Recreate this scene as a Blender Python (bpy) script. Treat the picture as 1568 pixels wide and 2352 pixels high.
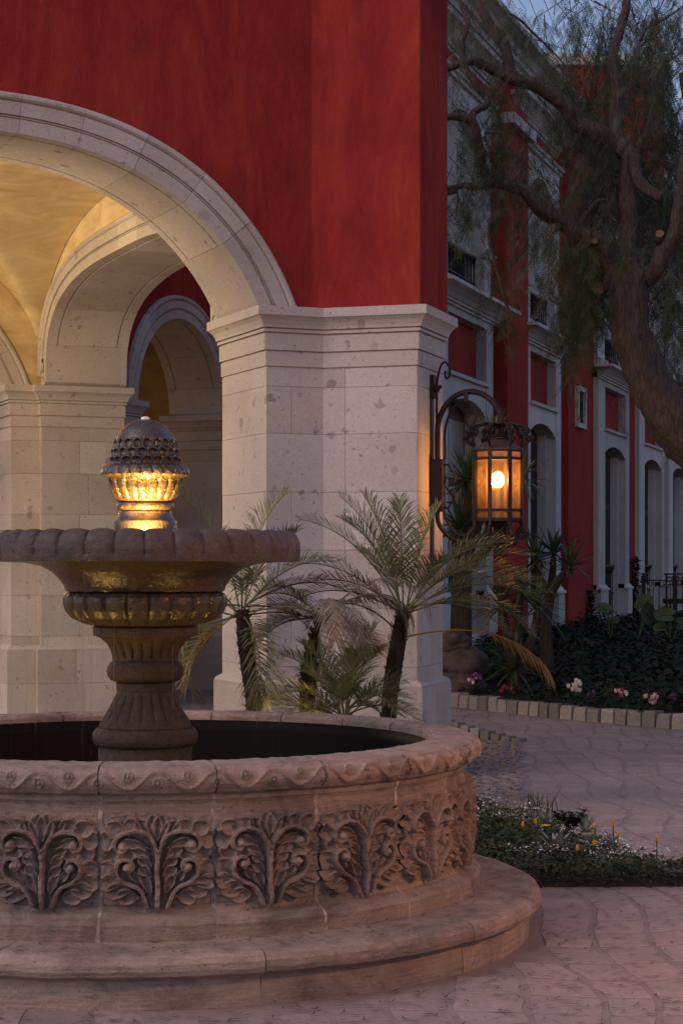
import bpy, math, random
import numpy as np
from mathutils import Vector, Matrix
from mathutils.noise import noise as pnoise
random.seed(7); RNG = np.random.default_rng(7)
for o in list(bpy.data.objects): bpy.data.objects.remove(o)
scene = bpy.context.scene; col = scene.collection
R = math.radians
# ------------------------------------------------------------------ camera
FOC = 4530.0; HOR = 1300.0; CX = 784.0            # photograph measured at 1568 x 2352
cam_d = bpy.data.cameras.new('camera'); cam = bpy.data.objects.new('camera', cam_d); col.objects.link(cam)
cam.location = (0, 0, 1.6); cam.rotation_euler = (R(90), 0, 0)
cam_d.sensor_fit = 'VERTICAL'; cam_d.sensor_height = 36; cam_d.lens = FOC/2352*36
cam_d.shift_y = (HOR-1176)/2352; cam_d.clip_start = .05; cam_d.clip_end = 800
scene.camera = cam
scene.render.resolution_x = 682; scene.render.resolution_y = 1024
# ------------------------------------------------------------------ sky, sun, exposure
SUN_EL = R(40); SUN_AZ = R(238)                    # azimuth clockwise from +Y
w = bpy.data.worlds.new('World'); scene.world = w; w.use_nodes = True
wn = w.node_tree; sk = wn.nodes.new('ShaderNodeTexSky'); sk.sky_type = 'NISHITA'; sk.sun_disc = False
sk.sun_elevation = SUN_EL; sk.sun_rotation = SUN_AZ; sk.air_density = 1.0; sk.dust_density = 3.0; sk.ozone_density = 2.0
bg = wn.nodes['Background']; tn = wn.nodes.new('ShaderNodeMix'); tn.data_type = 'RGBA'; tn.blend_type = 'MULTIPLY'; tn.inputs[0].default_value = 1; tn.inputs[7].default_value = (1.08, .965, 1.02, 1)
wn.links.new(sk.outputs[0], tn.inputs[6]); wn.links.new(tn.outputs[2], bg.inputs[0]); bg.inputs[1].default_value = .082
sd = bpy.data.lights.new('sun', 'SUN'); sd.energy = .02; sd.angle = R(25); sd.color = (1, .62, .48)
sun = bpy.data.objects.new('sun', sd); col.objects.link(sun)
sdir = Vector((math.sin(SUN_AZ)*math.cos(SUN_EL), math.cos(SUN_AZ)*math.cos(SUN_EL), math.sin(SUN_EL)))
sun.rotation_euler = sdir.to_track_quat('Z', 'Y').to_euler(); sun.location = (20, -10, 20)
vs = scene.view_settings; vs.view_transform = 'Standard'; vs.look = 'None'; vs.gamma = 1; vs.exposure = .80
try: vs.use_curve_mapping = False
except Exception: pass
scene.render.engine = 'CYCLES'
scene.cycles.max_bounces = 5; scene.cycles.diffuse_bounces = 3; scene.cycles.transparent_max_bounces = 16
scene.cycles.sample_clamp_indirect = 4
# ------------------------------------------------------------------ helpers
def dp(px, py, Y): return Vector(((px-CX)/FOC*Y, Y, 1.6-(py-HOR)/FOC*Y))
def gp(px, py, z=0.0):
    Y = FOC*(1.6-z)/(py-HOR); return Vector(((px-CX)/FOC*Y, Y, z))
def link(o, parent=None):
    col.objects.link(o)
    if parent is not None:
        o.parent = parent
        o.matrix_parent_inverse = Matrix.Translation(-WL.get(parent.name, Vector((0, 0, 0))))
        WL[o.name] = Vector((0, 0, 0))
    return o
WL = {}
def thing(name, label, cat, loc=(0, 0, 0), group=None, kind=None):
    o = bpy.data.objects.new(name, None); col.objects.link(o); o.location = loc; o.empty_display_size = .1
    WL[o.name] = Vector(loc); tag(o, label, cat, group, kind); return o
def tag(o, label=None, cat=None, group=None, kind=None):
    if label: o['label'] = label
    if cat: o['category'] = cat
    if group: o['group'] = group
    if kind: o['kind'] = kind
    return o
def mkmesh(name, v, f, mat, smooth=False):
    me = bpy.data.meshes.new(name)
    if isinstance(v, np.ndarray) and isinstance(f, np.ndarray):
        nv = len(v); nf = len(f); k = f.shape[1]
        me.vertices.add(nv); me.vertices.foreach_set('co', np.ascontiguousarray(v, dtype=np.float32).ravel())
        me.loops.add(nf*k); me.loops.foreach_set('vertex_index', np.ascontiguousarray(f, dtype=np.int32).ravel())
        me.polygons.add(nf); me.polygons.foreach_set('loop_start', np.arange(0, nf*k, k, dtype=np.int32))
        me.polygons.foreach_set('loop_total', np.full(nf, k, dtype=np.int32)); me.update(calc_edges=True)
    else:
        me.from_pydata([tuple(p) for p in v], [], [tuple(int(i) for i in q) for q in f]); me.update()
    if smooth: me.polygons.foreach_set('use_smooth', [True]*len(me.polygons))
    me.materials.append(mat); return me
def obj(name, v, f, mat, parent=None, smooth=False):
    o = bpy.data.objects.new(name, mkmesh(name, v, f, mat, smooth)); return link(o, parent)
class MB:
    def __init__(s): s.v = []; s.f = []
    def add(s, v, f):
        b = len(s.v); s.v += [Vector(p) for p in v]; s.f += [tuple(i+b for i in q) for q in f]; return s
    def prism(s, poly, z0, z1, taper=None):
        n = len(poly); top = taper or poly
        s.add([(p[0], p[1], z0) for p in poly]+[(p[0], p[1], z1) for p in top],
              [tuple(range(n-1, -1, -1)), tuple(range(n, 2*n))]+[(i, (i+1) % n, n+(i+1) % n, n+i) for i in range(n)]); return s
    def box(s, a, b, fn=None):
        x0, y0, z0 = a; x1, y1, z1 = b
        v = [(x, y, z) for z in (z0, z1) for x, y in ((x0, y0), (x1, y0), (x1, y1), (x0, y1))]
        if fn: v = [fn(*p) for p in v]
        s.add(v, [(3, 2, 1, 0), (4, 5, 6, 7), (0, 1, 5, 4), (1, 2, 6, 5), (2, 3, 7, 6), (3, 0, 4, 7)]); return s
    def tube(s, pts, rad, n=8, cap=True):
        pts = [Vector(p) for p in pts]; m = len(pts)
        if not hasattr(rad, '__len__'): rad = [rad]*m
        up = Vector((0, 0, 1)); ref = None; b = len(s.v)
        for i, p in enumerate(pts):
            d = (pts[min(i+1, m-1)]-pts[max(i-1, 0)]).normalized()
            if ref is None:
                ref = up.cross(d) if abs(d.z) < .95 else Vector((1, 0, 0)).cross(d)
            ref = (ref-d*ref.dot(d)).normalized(); q = d.cross(ref)
            for k in range(n):
                a = 2*math.pi*k/n; s.v.append(p+(ref*math.cos(a)+q*math.sin(a))*rad[i])
        for i in range(m-1):
            for k in range(n):
                s.f.append((b+i*n+k, b+i*n+(k+1) % n, b+(i+1)*n+(k+1) % n, b+(i+1)*n+k))
        if cap:
            s.f.append(tuple(b+k for k in range(n-1, -1, -1))); s.f.append(tuple(b+(m-1)*n+k for k in range(n)))
        return s
    def lathe(s, prof, n=32, c=(0, 0, 0), cap=False):
        b = len(s.v); m = len(prof)
        for r, z in prof:
            for k in range(n):
                a = 2*math.pi*k/n; s.v.append(Vector((c[0]+r*math.cos(a), c[1]+r*math.sin(a), c[2]+z)))
        for i in range(m-1):
            for k in range(n): s.f.append((b+i*n+k, b+i*n+(k+1) % n, b+(i+1)*n+(k+1) % n, b+(i+1)*n+k))
        if cap: s.f.append(tuple(b+k for k in range(n-1, -1, -1))); s.f.append(tuple(b+(m-1)*n+k for k in range(n)))
        return s
    def ico(s, c, r, sx=(1, 1, 1), lev=1):
        n1, n2 = (8, 5) if lev == 1 else (14, 9)
        prof = [(math.sin(math.pi*i/n2)*r, -math.cos(math.pi*i/n2)*r) for i in range(n2+1)]
        prof[0] = (1e-4, -r); prof[-1] = (1e-4, r); b = len(s.v)
        s.lathe(prof, n1)
        for i in range(b, len(s.v)):
            v = s.v[i]; s.v[i] = Vector((v.x*sx[0]+c[0], v.y*sx[1]+c[1], v.z*sx[2]+c[2]))
        return s
    def build(s, name, mat, parent=None, smooth=False): return obj(name, s.v, s.f, mat, parent, smooth)
def grid_obj(name, V, mat, parent=None, smooth=True, close_u=False, flip=False):
    # V: array nu x nv x 3
    nu, nv = V.shape[:2]; idx = np.arange(nu*nv).reshape(nu, nv)
    a = idx if not close_u else np.vstack([idx, idx[:1]])
    f = np.stack([a[:-1, :-1], a[1:, :-1], a[1:, 1:], a[:-1, 1:]], -1).reshape(-1, 4)
    if flip: f = f[:, ::-1]
    return obj(name, V.reshape(-1, 3).astype(np.float32), f, mat, parent, smooth)
def offset_poly(poly, d):
    # CCW polygon, positive d grows it
    n = len(poly); out = []
    for i in range(n):
        p0 = Vector(poly[i-1]); p1 = Vector(poly[i]); p2 = Vector(poly[(i+1) % n])
        e0 = (p1-p0).normalized(); e1_ = (p2-p1).normalized()
        n0 = Vector((e0.y, -e0.x)); n1_ = Vector((e1_.y, -e1_.x))
        m = n0+n1_; m = m/max(m.dot(n0), .2)
        out.append(p1+m*d)
    return out
def catmull(pts, k=6):
    P = [Vector(p) for p in pts]; P = [P[0]*2-P[1]]+P+[P[-1]*2-P[-2]]; out = []
    for i in range(1, len(P)-2):
        a, b, c, d = P[i-1:i+3]
        for j in range(k):
            t = j/k
            out.append(.5*((2*b)+(c-a)*t+(2*a-5*b+4*c-d)*t*t+(3*b-a-3*c+d)*t**3))
    out.append(P[-2]); return out
def lerp(a, b, t): return a+(b-a)*t
def interp(xs, ys, x): return float(np.interp(x, xs, ys))
# ------------------------------------------------------------------ materials
class G:
    def __init__(s, name):
        s.m = bpy.data.materials.new(name); s.m.use_nodes = True; s.t = s.m.node_tree; s.N = s.t.nodes
        s.b = s.N['Principled BSDF']; s.geo = s.N.new('ShaderNodeNewGeometry'); s.P = s.geo.outputs['Position']
    def L(s, a, b): s.t.links.new(a, b)
    def put(s, sock, v):
        if hasattr(v, 'is_output') or isinstance(v, bpy.types.NodeSocket): s.L(v, sock)
        else: sock.default_value = v
    def vec(s, v, sc=(1, 1, 1), loc=(0, 0, 0)):
        n = s.N.new('ShaderNodeMapping'); s.L(v, n.inputs[0]); n.inputs['Scale'].default_value = sc; n.inputs['Location'].default_value = loc; return n.outputs[0]
    def noise(s, scale, detail=4, rough=.55, v=None, out=0, dist=0):
        n = s.N.new('ShaderNodeTexNoise'); s.L(v or s.P, n.inputs['Vector']); n.inputs['Scale'].default_value = scale
        n.inputs['Detail'].default_value = detail; n.inputs['Roughness'].default_value = rough; n.inputs['Distortion'].default_value = dist
        return n.outputs[out]
    def vor(s, scale, v=None, feat='F1', out='Distance'):
        n = s.N.new('ShaderNodeTexVoronoi'); s.L(v or s.P, n.inputs['Vector']); n.inputs['Scale'].default_value = scale; n.feature = feat
        return n.outputs[out] if out else n
    def mth(s, op, a, b=0.0, clamp=False):
        n = s.N.new('ShaderNodeMath'); n.operation = op; n.use_clamp = clamp; s.put(n.inputs[0], a); s.put(n.inputs[1], b); return n.outputs[0]
    def mr(s, v, a, b, c=0.0, d=1.0):
        n = s.N.new('ShaderNodeMapRange'); s.put(n.inputs[0], v)
        for i, x in enumerate((a, b, c, d)): n.inputs[i+1].default_value = x
        return n.outputs[0]
    def mix(s, f, a, b, mode='MIX'):
        n = s.N.new('ShaderNodeMix'); n.data_type = 'RGBA'; n.blend_type = mode; s.put(n.inputs[0], f)
        for k, x in ((6, a), (7, b)): s.put(n.inputs[k], x if hasattr(x, 'is_output') else (*x, 1) if len(x) == 3 else x)
        return n.outputs[2]
    def rnd(s):
        n = s.N.new('ShaderNodeObjectInfo'); return n.outputs['Random']
    def isl(s): return s.geo.outputs['Random Per Island']
    def hsv(s, c, h=.5, sat=1.0, v=1.0):
        n = s.N.new('ShaderNodeHueSaturation'); s.put(n.inputs['Hue'], h); s.put(n.inputs['Saturation'], sat); s.put(n.inputs['Value'], v); s.put(n.inputs['Color'], c); return n.outputs[0]
    def bump(s, h, st=.3, d=.01, prev=None):
        n = s.N.new('ShaderNodeBump'); n.inputs['Strength'].default_value = st; n.inputs['Distance'].default_value = d; s.L(h, n.inputs['Height'])
        if prev is not None: s.L(prev, n.inputs['Normal'])
        return n.outputs[0]
    def out(s, c=None, rough=.8, nrm=None, spec=.3, **k):
        if c is not None: s.put(s.b.inputs['Base Color'], c if hasattr(c, 'is_output') else (*c, 1))
        s.put(s.b.inputs['Roughness'], rough); s.b.inputs['Specular IOR Level'].default_value = spec
        if nrm is not None: s.L(nrm, s.b.inputs['Normal'])
        for kk, v in k.items(): s.put(s.b.inputs[kk.replace('_', ' ')], v)
        return s.m
def stone_cantera(name, ca, cb, clast=1.0):
    g = G(name)
    c = g.mix(g.mr(g.noise(1.3, 5), .35, .65), ca, cb)
    c = g.mix(g.mr(g.noise(60, 3), .3, .75), c, g.hsv(c, v=.82))
    r = g.rnd(); c = g.hsv(c, v=g.mr(r, 0, 1, .84, 1.06), sat=g.mr(r, 0, 1, 1.15, .85)); c = g.mix(g.mr(g.noise(2.6, 6, .7), .56, .78, 0, .5), c, g.hsv(c, v=.72, sat=.8))
    wv = g.N.new('ShaderNodeVectorMath'); wv.operation = 'MULTIPLY_ADD'; g.L(g.noise(9, 4, .75, out=1), wv.inputs[0]); wv.inputs[1].default_value = (.14, .14, .14); g.L(g.P, wv.inputs[2])
    masks = []
    for sc, thr, rad, colr in ((8.5, .80, .40, (.24, .21, .20)), (17.0, .85, .42, (.24, .20, .19)), (48.0, .80, .40, (.15, .115, .095))):
        v = g.vor(sc, wv.outputs[0], out=None); sep = g.N.new('ShaderNodeSeparateColor'); g.L(v.outputs['Color'], sep.inputs[0])
        sel = g.mth('GREATER_THAN', sep.outputs[0], thr); lim = g.mth('MULTIPLY', sep.outputs[1], rad)
        msk = g.mth('MULTIPLY', sel, g.mr(g.mth('SUBTRACT', lim, v.outputs['Distance']), 0, .03))
        masks.append(msk); c = g.mix(g.mth('MULTIPLY', msk, g.mth('MULTIPLY', g.mr(sep.outputs[2], 0, 1, .25, .8), clast)), c, colr)
    c = g.mix(g.mr(g.noise(1.0, 6, .7, g.vec(g.P, (5, 5, .8)), dist=.5), .55, .75, 0, .35), c, g.hsv(c, v=.68))
    h = g.mth('SUBTRACT', g.noise(90, 4), g.mth('ADD', g.mth('MULTIPLY', masks[2], 2.0), masks[1]))
    return g.out(c, .85, g.bump(g.noise(14, 5, .6), .15, .02, g.bump(h, .5, .006)))
CANT = stone_cantera('pale_cantera_stone', (.47, .42, .375), (.57, .515, .47))
CANT_B = stone_cantera('facade_cantera_stone', (.50, .465, .43), (.60, .56, .515), .5)
def _red(name, a, b, dk):
    g = G(name)
    v = g.vec(g.P, (2.2, 2.2, .55)); f = g.mr(g.noise(1.0, 8, .68, v, dist=1.2), .40, .64)
    c = g.mix(f, a, b); c = g.mix(g.mr(g.noise(.7, 5, .6), .5, .8), c, dk)
    c = g.mix(g.mr(g.noise(9, 4, .6, v), .45, .8, 0, .45), c, dk)
    h = g.mth('ADD', g.noise(45, 5, .6), g.mth('MULTIPLY', g.noise(7, 5, .6), 1.5))
    return g.out(c, .95, g.bump(h, .5, .010), spec=.06)
RED = _red('red_stucco', (.24, .025, .024), (.33, .045, .031), (.155, .016, .019))
RED_B = _red('facade_red_stucco', (.29, .034, .028), (.36, .050, .033), (.20, .020, .022))
def _yel():
    g = G('yellow_plaster'); c = g.mix(g.mr(g.noise(1.6, 5, .6, g.vec(g.P, (1, 1, 2.2)), dist=.8), .38, .68), (.68, .54, .31), (.46, .33, .16))
    return g.out(c, .85, g.bump(g.noise(22, 5), .2, .01))
YEL = _yel()
g = G('mortar'); MORT = g.out(g.mix(g.noise(20, 3), (.16, .14, .125), (.24, .21, .19)), .9)
g = G('joint_mortar_core'); CORE = g.out((.22, .19, .165), .9)  # mortar-coloured core seen in the gaps between stone blocks
def _fstone(name, a, b, dk, rough=.85):
    g = G(name)
    v = g.vec(g.P, (7, 7, 70)); tool = g.noise(1.0, 3, .6, v, dist=.4)
    c = g.mix(g.mr(g.noise(4, 5, .6), .3, .7), a, b); c = g.mix(g.mr(g.noise(2.4, 7, .7, dist=.6), .47, .68), c, dk)
    c = g.mix(g.mr(tool, .25, .7), g.hsv(c, v=.66), c); r = g.rnd(); c = g.hsv(c, v=g.mr(r, 0, 1, .9, 1.08))
    pit = g.mr(g.noise(34, 6, .75, g.vec(g.P, (1, 1, 1.8)), dist=1.5), .62, .70)
    c = g.mix(g.mth('MULTIPLY', pit, .55), c, (.07, .055, .048)); c = g.mix(g.mr(g.noise(11, 6, .7), .58, .72, 0, .5), c, g.hsv(c, v=1.35))
    h = g.mth('ADD', g.mth('MULTIPLY', tool, .7), g.mth('SUBTRACT', g.noise(45, 5, .65), pit))
    return g.out(c, rough, g.bump(g.noise(9, 5, .6), .35, .02, g.bump(h, .8, .009)))
FST = _fstone('fountain_stone', (.34, .255, .212), (.24, .18, .152), (.12, .092, .08))
FST_STEP = _fstone('fountain_step_stone', (.38, .288, .243), (.285, .215, .182), (.16, .122, .105))
g = G('fountain_joint_lime'); FJOINT = g.out(g.mix(g.mr(g.noise(25, 4), .45, .6), (.22, .17, .148), (.40, .345, .31)), .9, g.bump(g.noise(60, 3), .4, .004))
def _wet(name, a, b, ro, sp_=.4, coat=0):
    g = G(name); c = g.mix(g.mr(g.noise(14, 6, .65), .35, .7), a, b)
    c = g.mix(g.mr(g.noise(3.0, 5), .55, .75), c, (a[0]*.5, a[1]*.5, a[2]*.5))
    h = g.mth('ADD', g.noise(28, 6, .7), g.mth('MULTIPLY', g.noise(120, 4), .6))
    nb = g.bump(g.noise(10, 5, .6), .5, .03, g.bump(h, .9, .014))
    if coat: g.b.inputs['Coat Weight'].default_value = coat; g.b.inputs['Coat Roughness'].default_value = .14; g.L(g.bump(g.mth('ADD', g.noise(26, 4, .6), g.mth('MULTIPLY', g.noise(90, 3), .4)), .6, .012), g.b.inputs['Coat Normal'])
    return g.out(c, g.mr(g.noise(40, 5, .7), .35, .65, ro*.6, min(1, ro*1.9)), nb, spec=sp_)
WET = _wet('wet_dark_stone', (.060, .036, .022), (.026, .017, .012), .4, .3, .6)
WETLIP = _wet('damp_lip_stone', (.105, .077, .068), (.055, .040, .034), .6, .3, .15)
WETFIN = _wet('wet_finial_stone', (.050, .029, .014), (.024, .015, .009), .3, .4, 1.0)
DAMP = _wet('damp_pedestal_stone', (.062, .043, .034), (.035, .025, .020), .7, .2)
g = G('dark_pool_lining'); POOL = g.out(g.mix(g.noise(3, 4), (.004, .0035, .0035), (.010, .007, .006)), .6, g.bump(g.noise(14, 3), .15, .01), spec=.08)
g = G('pool_water'); WATER = g.out((.01, .012, .012), .04, g.bump(g.noise(7, 3), .25, .02), spec=.5)
g = G('falling_water'); g.b.inputs['Transmission Weight'].default_value = 1.0
FALL = g.out((.95, .95, 1), .25, IOR=1.15, Alpha=.16)
g = G('wrought_iron'); IRON = g.out(g.mix(g.noise(30, 4), (.020, .014, .012), (.045, .026, .020)), .55, g.bump(g.noise(70, 3), .25, .003), Metallic=.35)
g = G('copper_roof'); COPPER = g.out(g.mix(g.noise(14, 5), (.16, .085, .065), (.10, .075, .07)), .45, g.bump(g.noise(40, 3), .2, .003), Metallic=.5)
def _glass():
    g = G('seeded_amber_glass'); t = g.t
    tr = g.N.new('ShaderNodeBsdfTransparent'); tr.inputs[0].default_value = (1, .84, .62, 1)
    tl = g.N.new('ShaderNodeBsdfTranslucent'); tl.inputs[0].default_value = (.13, .07, .03, 1)
    gl = g.N.new('ShaderNodeBsdfGlossy'); gl.inputs['Roughness'].default_value = .12
    n = g.bump(g.noise(60, 3), .2, .003)
    for s_ in (tl, gl): g.L(n, s_.inputs['Normal'])
    m1 = g.N.new('ShaderNodeMixShader'); g.L(g.mr(g.noise(25, 4), .35, .7, .08, .2), m1.inputs[0]); g.L(tr.outputs[0], m1.inputs[1]); g.L(tl.outputs[0], m1.inputs[2])
    m2 = g.N.new('ShaderNodeMixShader'); m2.inputs[0].default_value = .06; g.L(m1.outputs[0], m2.inputs[1]); g.L(gl.outputs[0], m2.inputs[2])
    g.L(m2.outputs[0], g.N['Material Output'].inputs[0]); return g.m
GLASS = _glass()
def emis(name, c, s):
    g = G(name); return g.out((.8, .7, .5), .5, Emission_Color=(*c, 1), Emission_Strength=s)
def _bulb():
    g = G('lit_glass_bulb'); e = g.N.new('ShaderNodeEmission'); e.inputs[0].default_value = (1, .60, .20, 1); e.inputs[1].default_value = 6
    t = g.N.new('ShaderNodeBsdfTransparent'); a = g.N.new('ShaderNodeAddShader'); g.L(e.outputs[0], a.inputs[0]); g.L(t.outputs[0], a.inputs[1]); g.L(a.outputs[0], g.N['Material Output'].inputs[0]); return g.m
BULB = _bulb(); LAMPFACE = emis('lit_lamp_face', (1, .66, .28), 12)
g = G('lamp_nozzle_glass'); NOZ = g.out((.7, .7, .75), .1, spec=.8)
g = G('window_glass_dark'); WGLASS = g.out((.022, .020, .020), .5, spec=.05)
g = G('pale_curtain_glass'); CURT = g.out(g.mix(g.noise(3, 3, .5, g.vec(g.P, (9, 9, .4))), (.16, .145, .125), (.22, .20, .175)), .3, spec=.5)
g = G('dark_door_timber'); TIMB = g.out(g.mix(g.noise(4, 4, .6, g.vec(g.P, (8, 8, .7))), (.035, .018, .013), (.06, .03, .02)), .55)
# ground
def _pave():
    g = G('paving_stone'); c = g.mix(g.mr(g.noise(2.2, 5, .6), .3, .7), (.27, .213, .203), (.36, .286, .270)); r = g.rnd()
    c = g.mix(g.mr(g.noise(35, 5, .65), .35, .7), g.hsv(c, v=.8), c); c = g.hsv(c, v=g.mr(g.isl(), 0, 1, .92, 1.06))
    c = g.hsv(c, v=g.mr(r, 0, 1, .9, 1.06), sat=g.mr(r, 0, 1, .9, 1.1))
    return g.out(c, .75, g.bump(g.noise(40, 5, .65), .4, .006))
PAVE = _pave()
g = G('paving_mortar'); PMORT = g.out(g.mix(g.mr(g.noise(6, 5), .3, .7), (.20, .158, .153), (.26, .205, .196)), .85, g.bump(g.noise(60, 4), .4, .004))
g = G('cobble'); COB = g.out(g.hsv(g.mix(g.noise(12, 4), (.17, .14, .14), (.26, .205, .19)), v=g.mr(g.isl(), 0, 1, .7, 1.2)), .7, g.bump(g.noise(40, 4), .4, .005))
g = G('kerb_granite'); KERB = g.out(g.hsv(g.mix(g.mr(g.noise(70, 4, .7), .4, .65), (.19, .175, .17), (.36, .335, .315)), v=g.mr(g.rnd(), 0, 1, .55, 1.08)), .9, g.bump(g.noise(45, 5, .7), .9, .012))
g = G('kerb_mortar'); KMORT = g.out((.07, .068, .07), .9, g.bump(g.noise(60, 4), .5, .006))
g = G('soil'); SOIL = g.out(g.mix(g.mr(g.noise(14, 6, .7), .35, .7), (.018, .012, .010), (.05, .033, .025)), .95, g.bump(g.noise(30, 5, .7), .8, .02))
g = G('far_ground'); FARG = g.out(g.mix(g.noise(1, 4), (.16, .13, .125), (.22, .18, .17)), .9)
g = G('boulder'); ROCK = g.out(g.mix(g.mr(g.noise(7, 6, .65), .35, .7), (.05, .038, .036), (.13, .098, .092)), .85, g.bump(g.noise(16, 6, .7), .8, .03))
g = G('litter'); LIT = g.out(g.hsv(g.mix(g.isl(), (.03, .028, .014), (.085, .06, .03)), v=1), .8)
def leafmat(name, a, b, tl=.25, rough=.45, v=(.7, 1.25), sp_=.3):
    g = G(name); c = g.mix(g.isl(), a, b); c = g.hsv(c, v=g.mr(g.noise(1.6, 3), .3, .7, *v))
    g.out(c, rough, spec=sp_)
    t_ = g.N.new('ShaderNodeBsdfTranslucent'); g.L(c, t_.inputs[0]); m = g.N.new('ShaderNodeMixShader'); m.inputs[0].default_value = tl
    g.L(g.b.outputs[0], m.inputs[1]); g.L(t_.outputs[0], m.inputs[2]); g.L(m.outputs[0], g.N['Material Output'].inputs[0]); return g.m
L_PALM = leafmat('palm_leaf', (.095, .108, .042), (.185, .19, .085))
L_DEAD = leafmat('dead_palm_leaf', (.17, .125, .095), (.30, .24, .19))
L_BROWN = leafmat('brown_palm_leaf', (.12, .055, .032), (.17, .085, .045))
L_GOLD = leafmat('golden_palm_leaf', (.30, .13, .02), (.36, .18, .03))
L_YUC = leafmat('yucca_leaf', (.032, .055, .026), (.060, .085, .040), .12, .35)
L_YUCP = leafmat('pale_yucca_leaf', (.085, .115, .055), (.16, .175, .09), .2, .4)
L_PEP = leafmat('pepper_leaf', (.022, .036, .016), (.060, .072, .030), .22)
L_IVY = leafmat('ivy_leaf', (.010, .020, .010), (.026, .040, .020), .08, .55, (.7, 1.25), .10)
L_EAR = leafmat('elephant_ear_leaf', (.045, .085, .028), (.06, .10, .03), .3, .4)
L_BED = leafmat('bed_leaf', (.030, .048, .018), (.06, .085, .032))
L_SIL = leafmat('silver_leaf', (.22, .24, .22), (.34, .36, .33), .1, .6)
L_SHR = leafmat('dark_shrub_leaf', (.018, .024, .014), (.035, .034, .022), .08)
L_ROS = leafmat('broad_leaf', (.035, .075, .035), (.055, .11, .05), .15, .35)
def plain(name, a, b, ro=.6): g = G(name); return g.out(g.mix(g.isl(), a, b), ro)
P_WHITE = plain('white_petal', (.62, .60, .58), (.75, .73, .72)); P_PINK = plain('pink_petal', (.62, .36, .45), (.72, .5, .55))
P_PURP = plain('purple_petal', (.24, .05, .30), (.34, .09, .40)); P_MAG = plain('magenta_petal', (.26, .02, .10), (.36, .05, .16)); P_YEL = plain('yellow_petal', (.75, .36, .02), (.85, .50, .04))
def _bark(name, a, b, sc):
    g = G(name); v = g.vec(g.P, (sc, sc, sc*.16)); n = g.noise(1.0, 7, .75, v, dist=2.2); vv = g.vor(.9, v, 'DISTANCE_TO_EDGE')
    c = g.mix(g.mr(n, .3, .7), a, b); c = g.mix(g.mr(vv, .0, .10), g.hsv(c, v=.55), c)
    return g.out(c, .9, g.bump(g.mth('ADD', g.mth('MULTIPLY', g.mr(vv, 0, .3), .35), g.mth('MULTIPLY', n, 1.3)), 1.0, .05))
BARK = _bark('pepper_bark', (.070, .051, .044), (.145, .108, .094), 22); PBARK = _bark('palm_bark', (.040, .028, .022), (.075, .050, .036), 22)
YBARK = _bark('yucca_bark', (.05, .036, .028), (.09, .06, .045), 20)
g = G('cut_wood'); CUT = g.out(g.mix(g.noise(40, 3), (.10, .06, .038), (.15, .09, .06)), .8)
# ------------------------------------------------------------------ ground and paving
o = obj('ground', [(-300, -60, -.06), (300, -60, -.06), (300, 500, -.06), (-300, 500, -.06)], [(0, 1, 2, 3)], FARG); tag(o, 'flat ground under and beyond the courtyard', 'ground', kind='structure')
pave = thing('pavement', 'mauve stone paving with wavy mortar joints', 'pavement', (2, 10, 0), kind='structure')
obj('mortar_bed', [(-14, -3, -.006), (16, -3, -.006), (16, 34, -.006), (-14, 34, -.006)], [(0, 1, 2, 3)], PMORT, pave)
FC = Vector((-.875, 8.81, 0))                                  # fountain axis
KL = [gp(1000, 1617), gp(1035, 1622), gp(1280, 1650), gp(1568, 1676), Vector((5.2, 17.3, 0)), Vector((9, 13.5, 0))]
def kerbY(x): return interp([p.x for p in KL], [p.y for p in KL], x)
BEDP = [gp(1060, 1855), gp(1110, 1868), gp(1215, 1902), gp(1330, 1950), gp(1450, 1988), gp(1568, 2014), Vector((2.25, 9.86, 0)), gp(1568, 2037), gp(1400, 2037), gp(1250, 2036), gp(1180, 2060), Vector((.5, 9.9, 0)), Vector((.35, 11.2, 0))]
def inpoly(x, y, P):
    c = False; j = len(P)-1
    for i in range(len(P)):
        if (P[i].y > y) != (P[j].y > y) and x < (P[j].x-P[i].x)*(y-P[i].y)/(P[j].y-P[i].y)+P[i].x: c = not c
        j = i
    return c
GUT = [gp(1060, 1700), gp(1194, 1706), gp(1200, 1760), gp(1200, 1830), gp(1160, 1852), gp(1080, 1862), gp(1000, 1800)]
stones = []
sx, sy = .225, .31
def wob(i, j):
    return (pnoise(Vector((i*.37, j*.29, 3.1)))*.10, pnoise(Vector((i*.41+9, j*.33, 7.7)))*.12)
def corner(i, j):
    a, b = wob(i, j); x = i*sx+.05*math.sin(j*1.1+i*.25); y = 4+j*sy+.06*math.sin(i*.9); return Vector((x+a, y+b, 0))
for j in range(0, 72):
    for i in range(-16, 48):
        q = [corner(i, j), corner(i+1, j), corner(i+1, j+1), corner(i, j+1)]
        c = (q[0]+q[1]+q[2]+q[3])/4
        if (c-FC).length < 1.86 or inpoly(c.x, c.y, BEDP) or inpoly(c.x, c.y, GUT): continue
        if c.y > kerbY(c.x)-.15 or c.y > 24.5: continue
        px = CX+FOC*c.x/c.y; py = HOR+FOC*1.6/c.y
        if px < -80 and c.y < 15: continue
        if px > 2900 or py > 3000: continue
        if c.x < -.2 and 8.8 < c.y < 16.5 : continue
        # bowed outline, inset for the joint
        out = []; inset = .017
        for k in range(4):
            a, b = q[k], q[(k+1) % 4]
            for t in (0, .33, .67):
                p = a.lerp(b, t) if t else a.copy()
                d = c-p; p += d.normalized()*inset*(1.7 if t == 0 else 1.0); p += Vector((random.uniform(-.006, .006), random.uniform(-.006, .006), 0)); out.append(p)
        vis = -20 < px < 1590 and (py-1300) > 0 and not (px < 1030)
        stones.append((vis, c.y, out, random.uniform(-.0042, -.0024)))
stones.sort(key=lambda s: (not s[0], s[1]))
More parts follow.
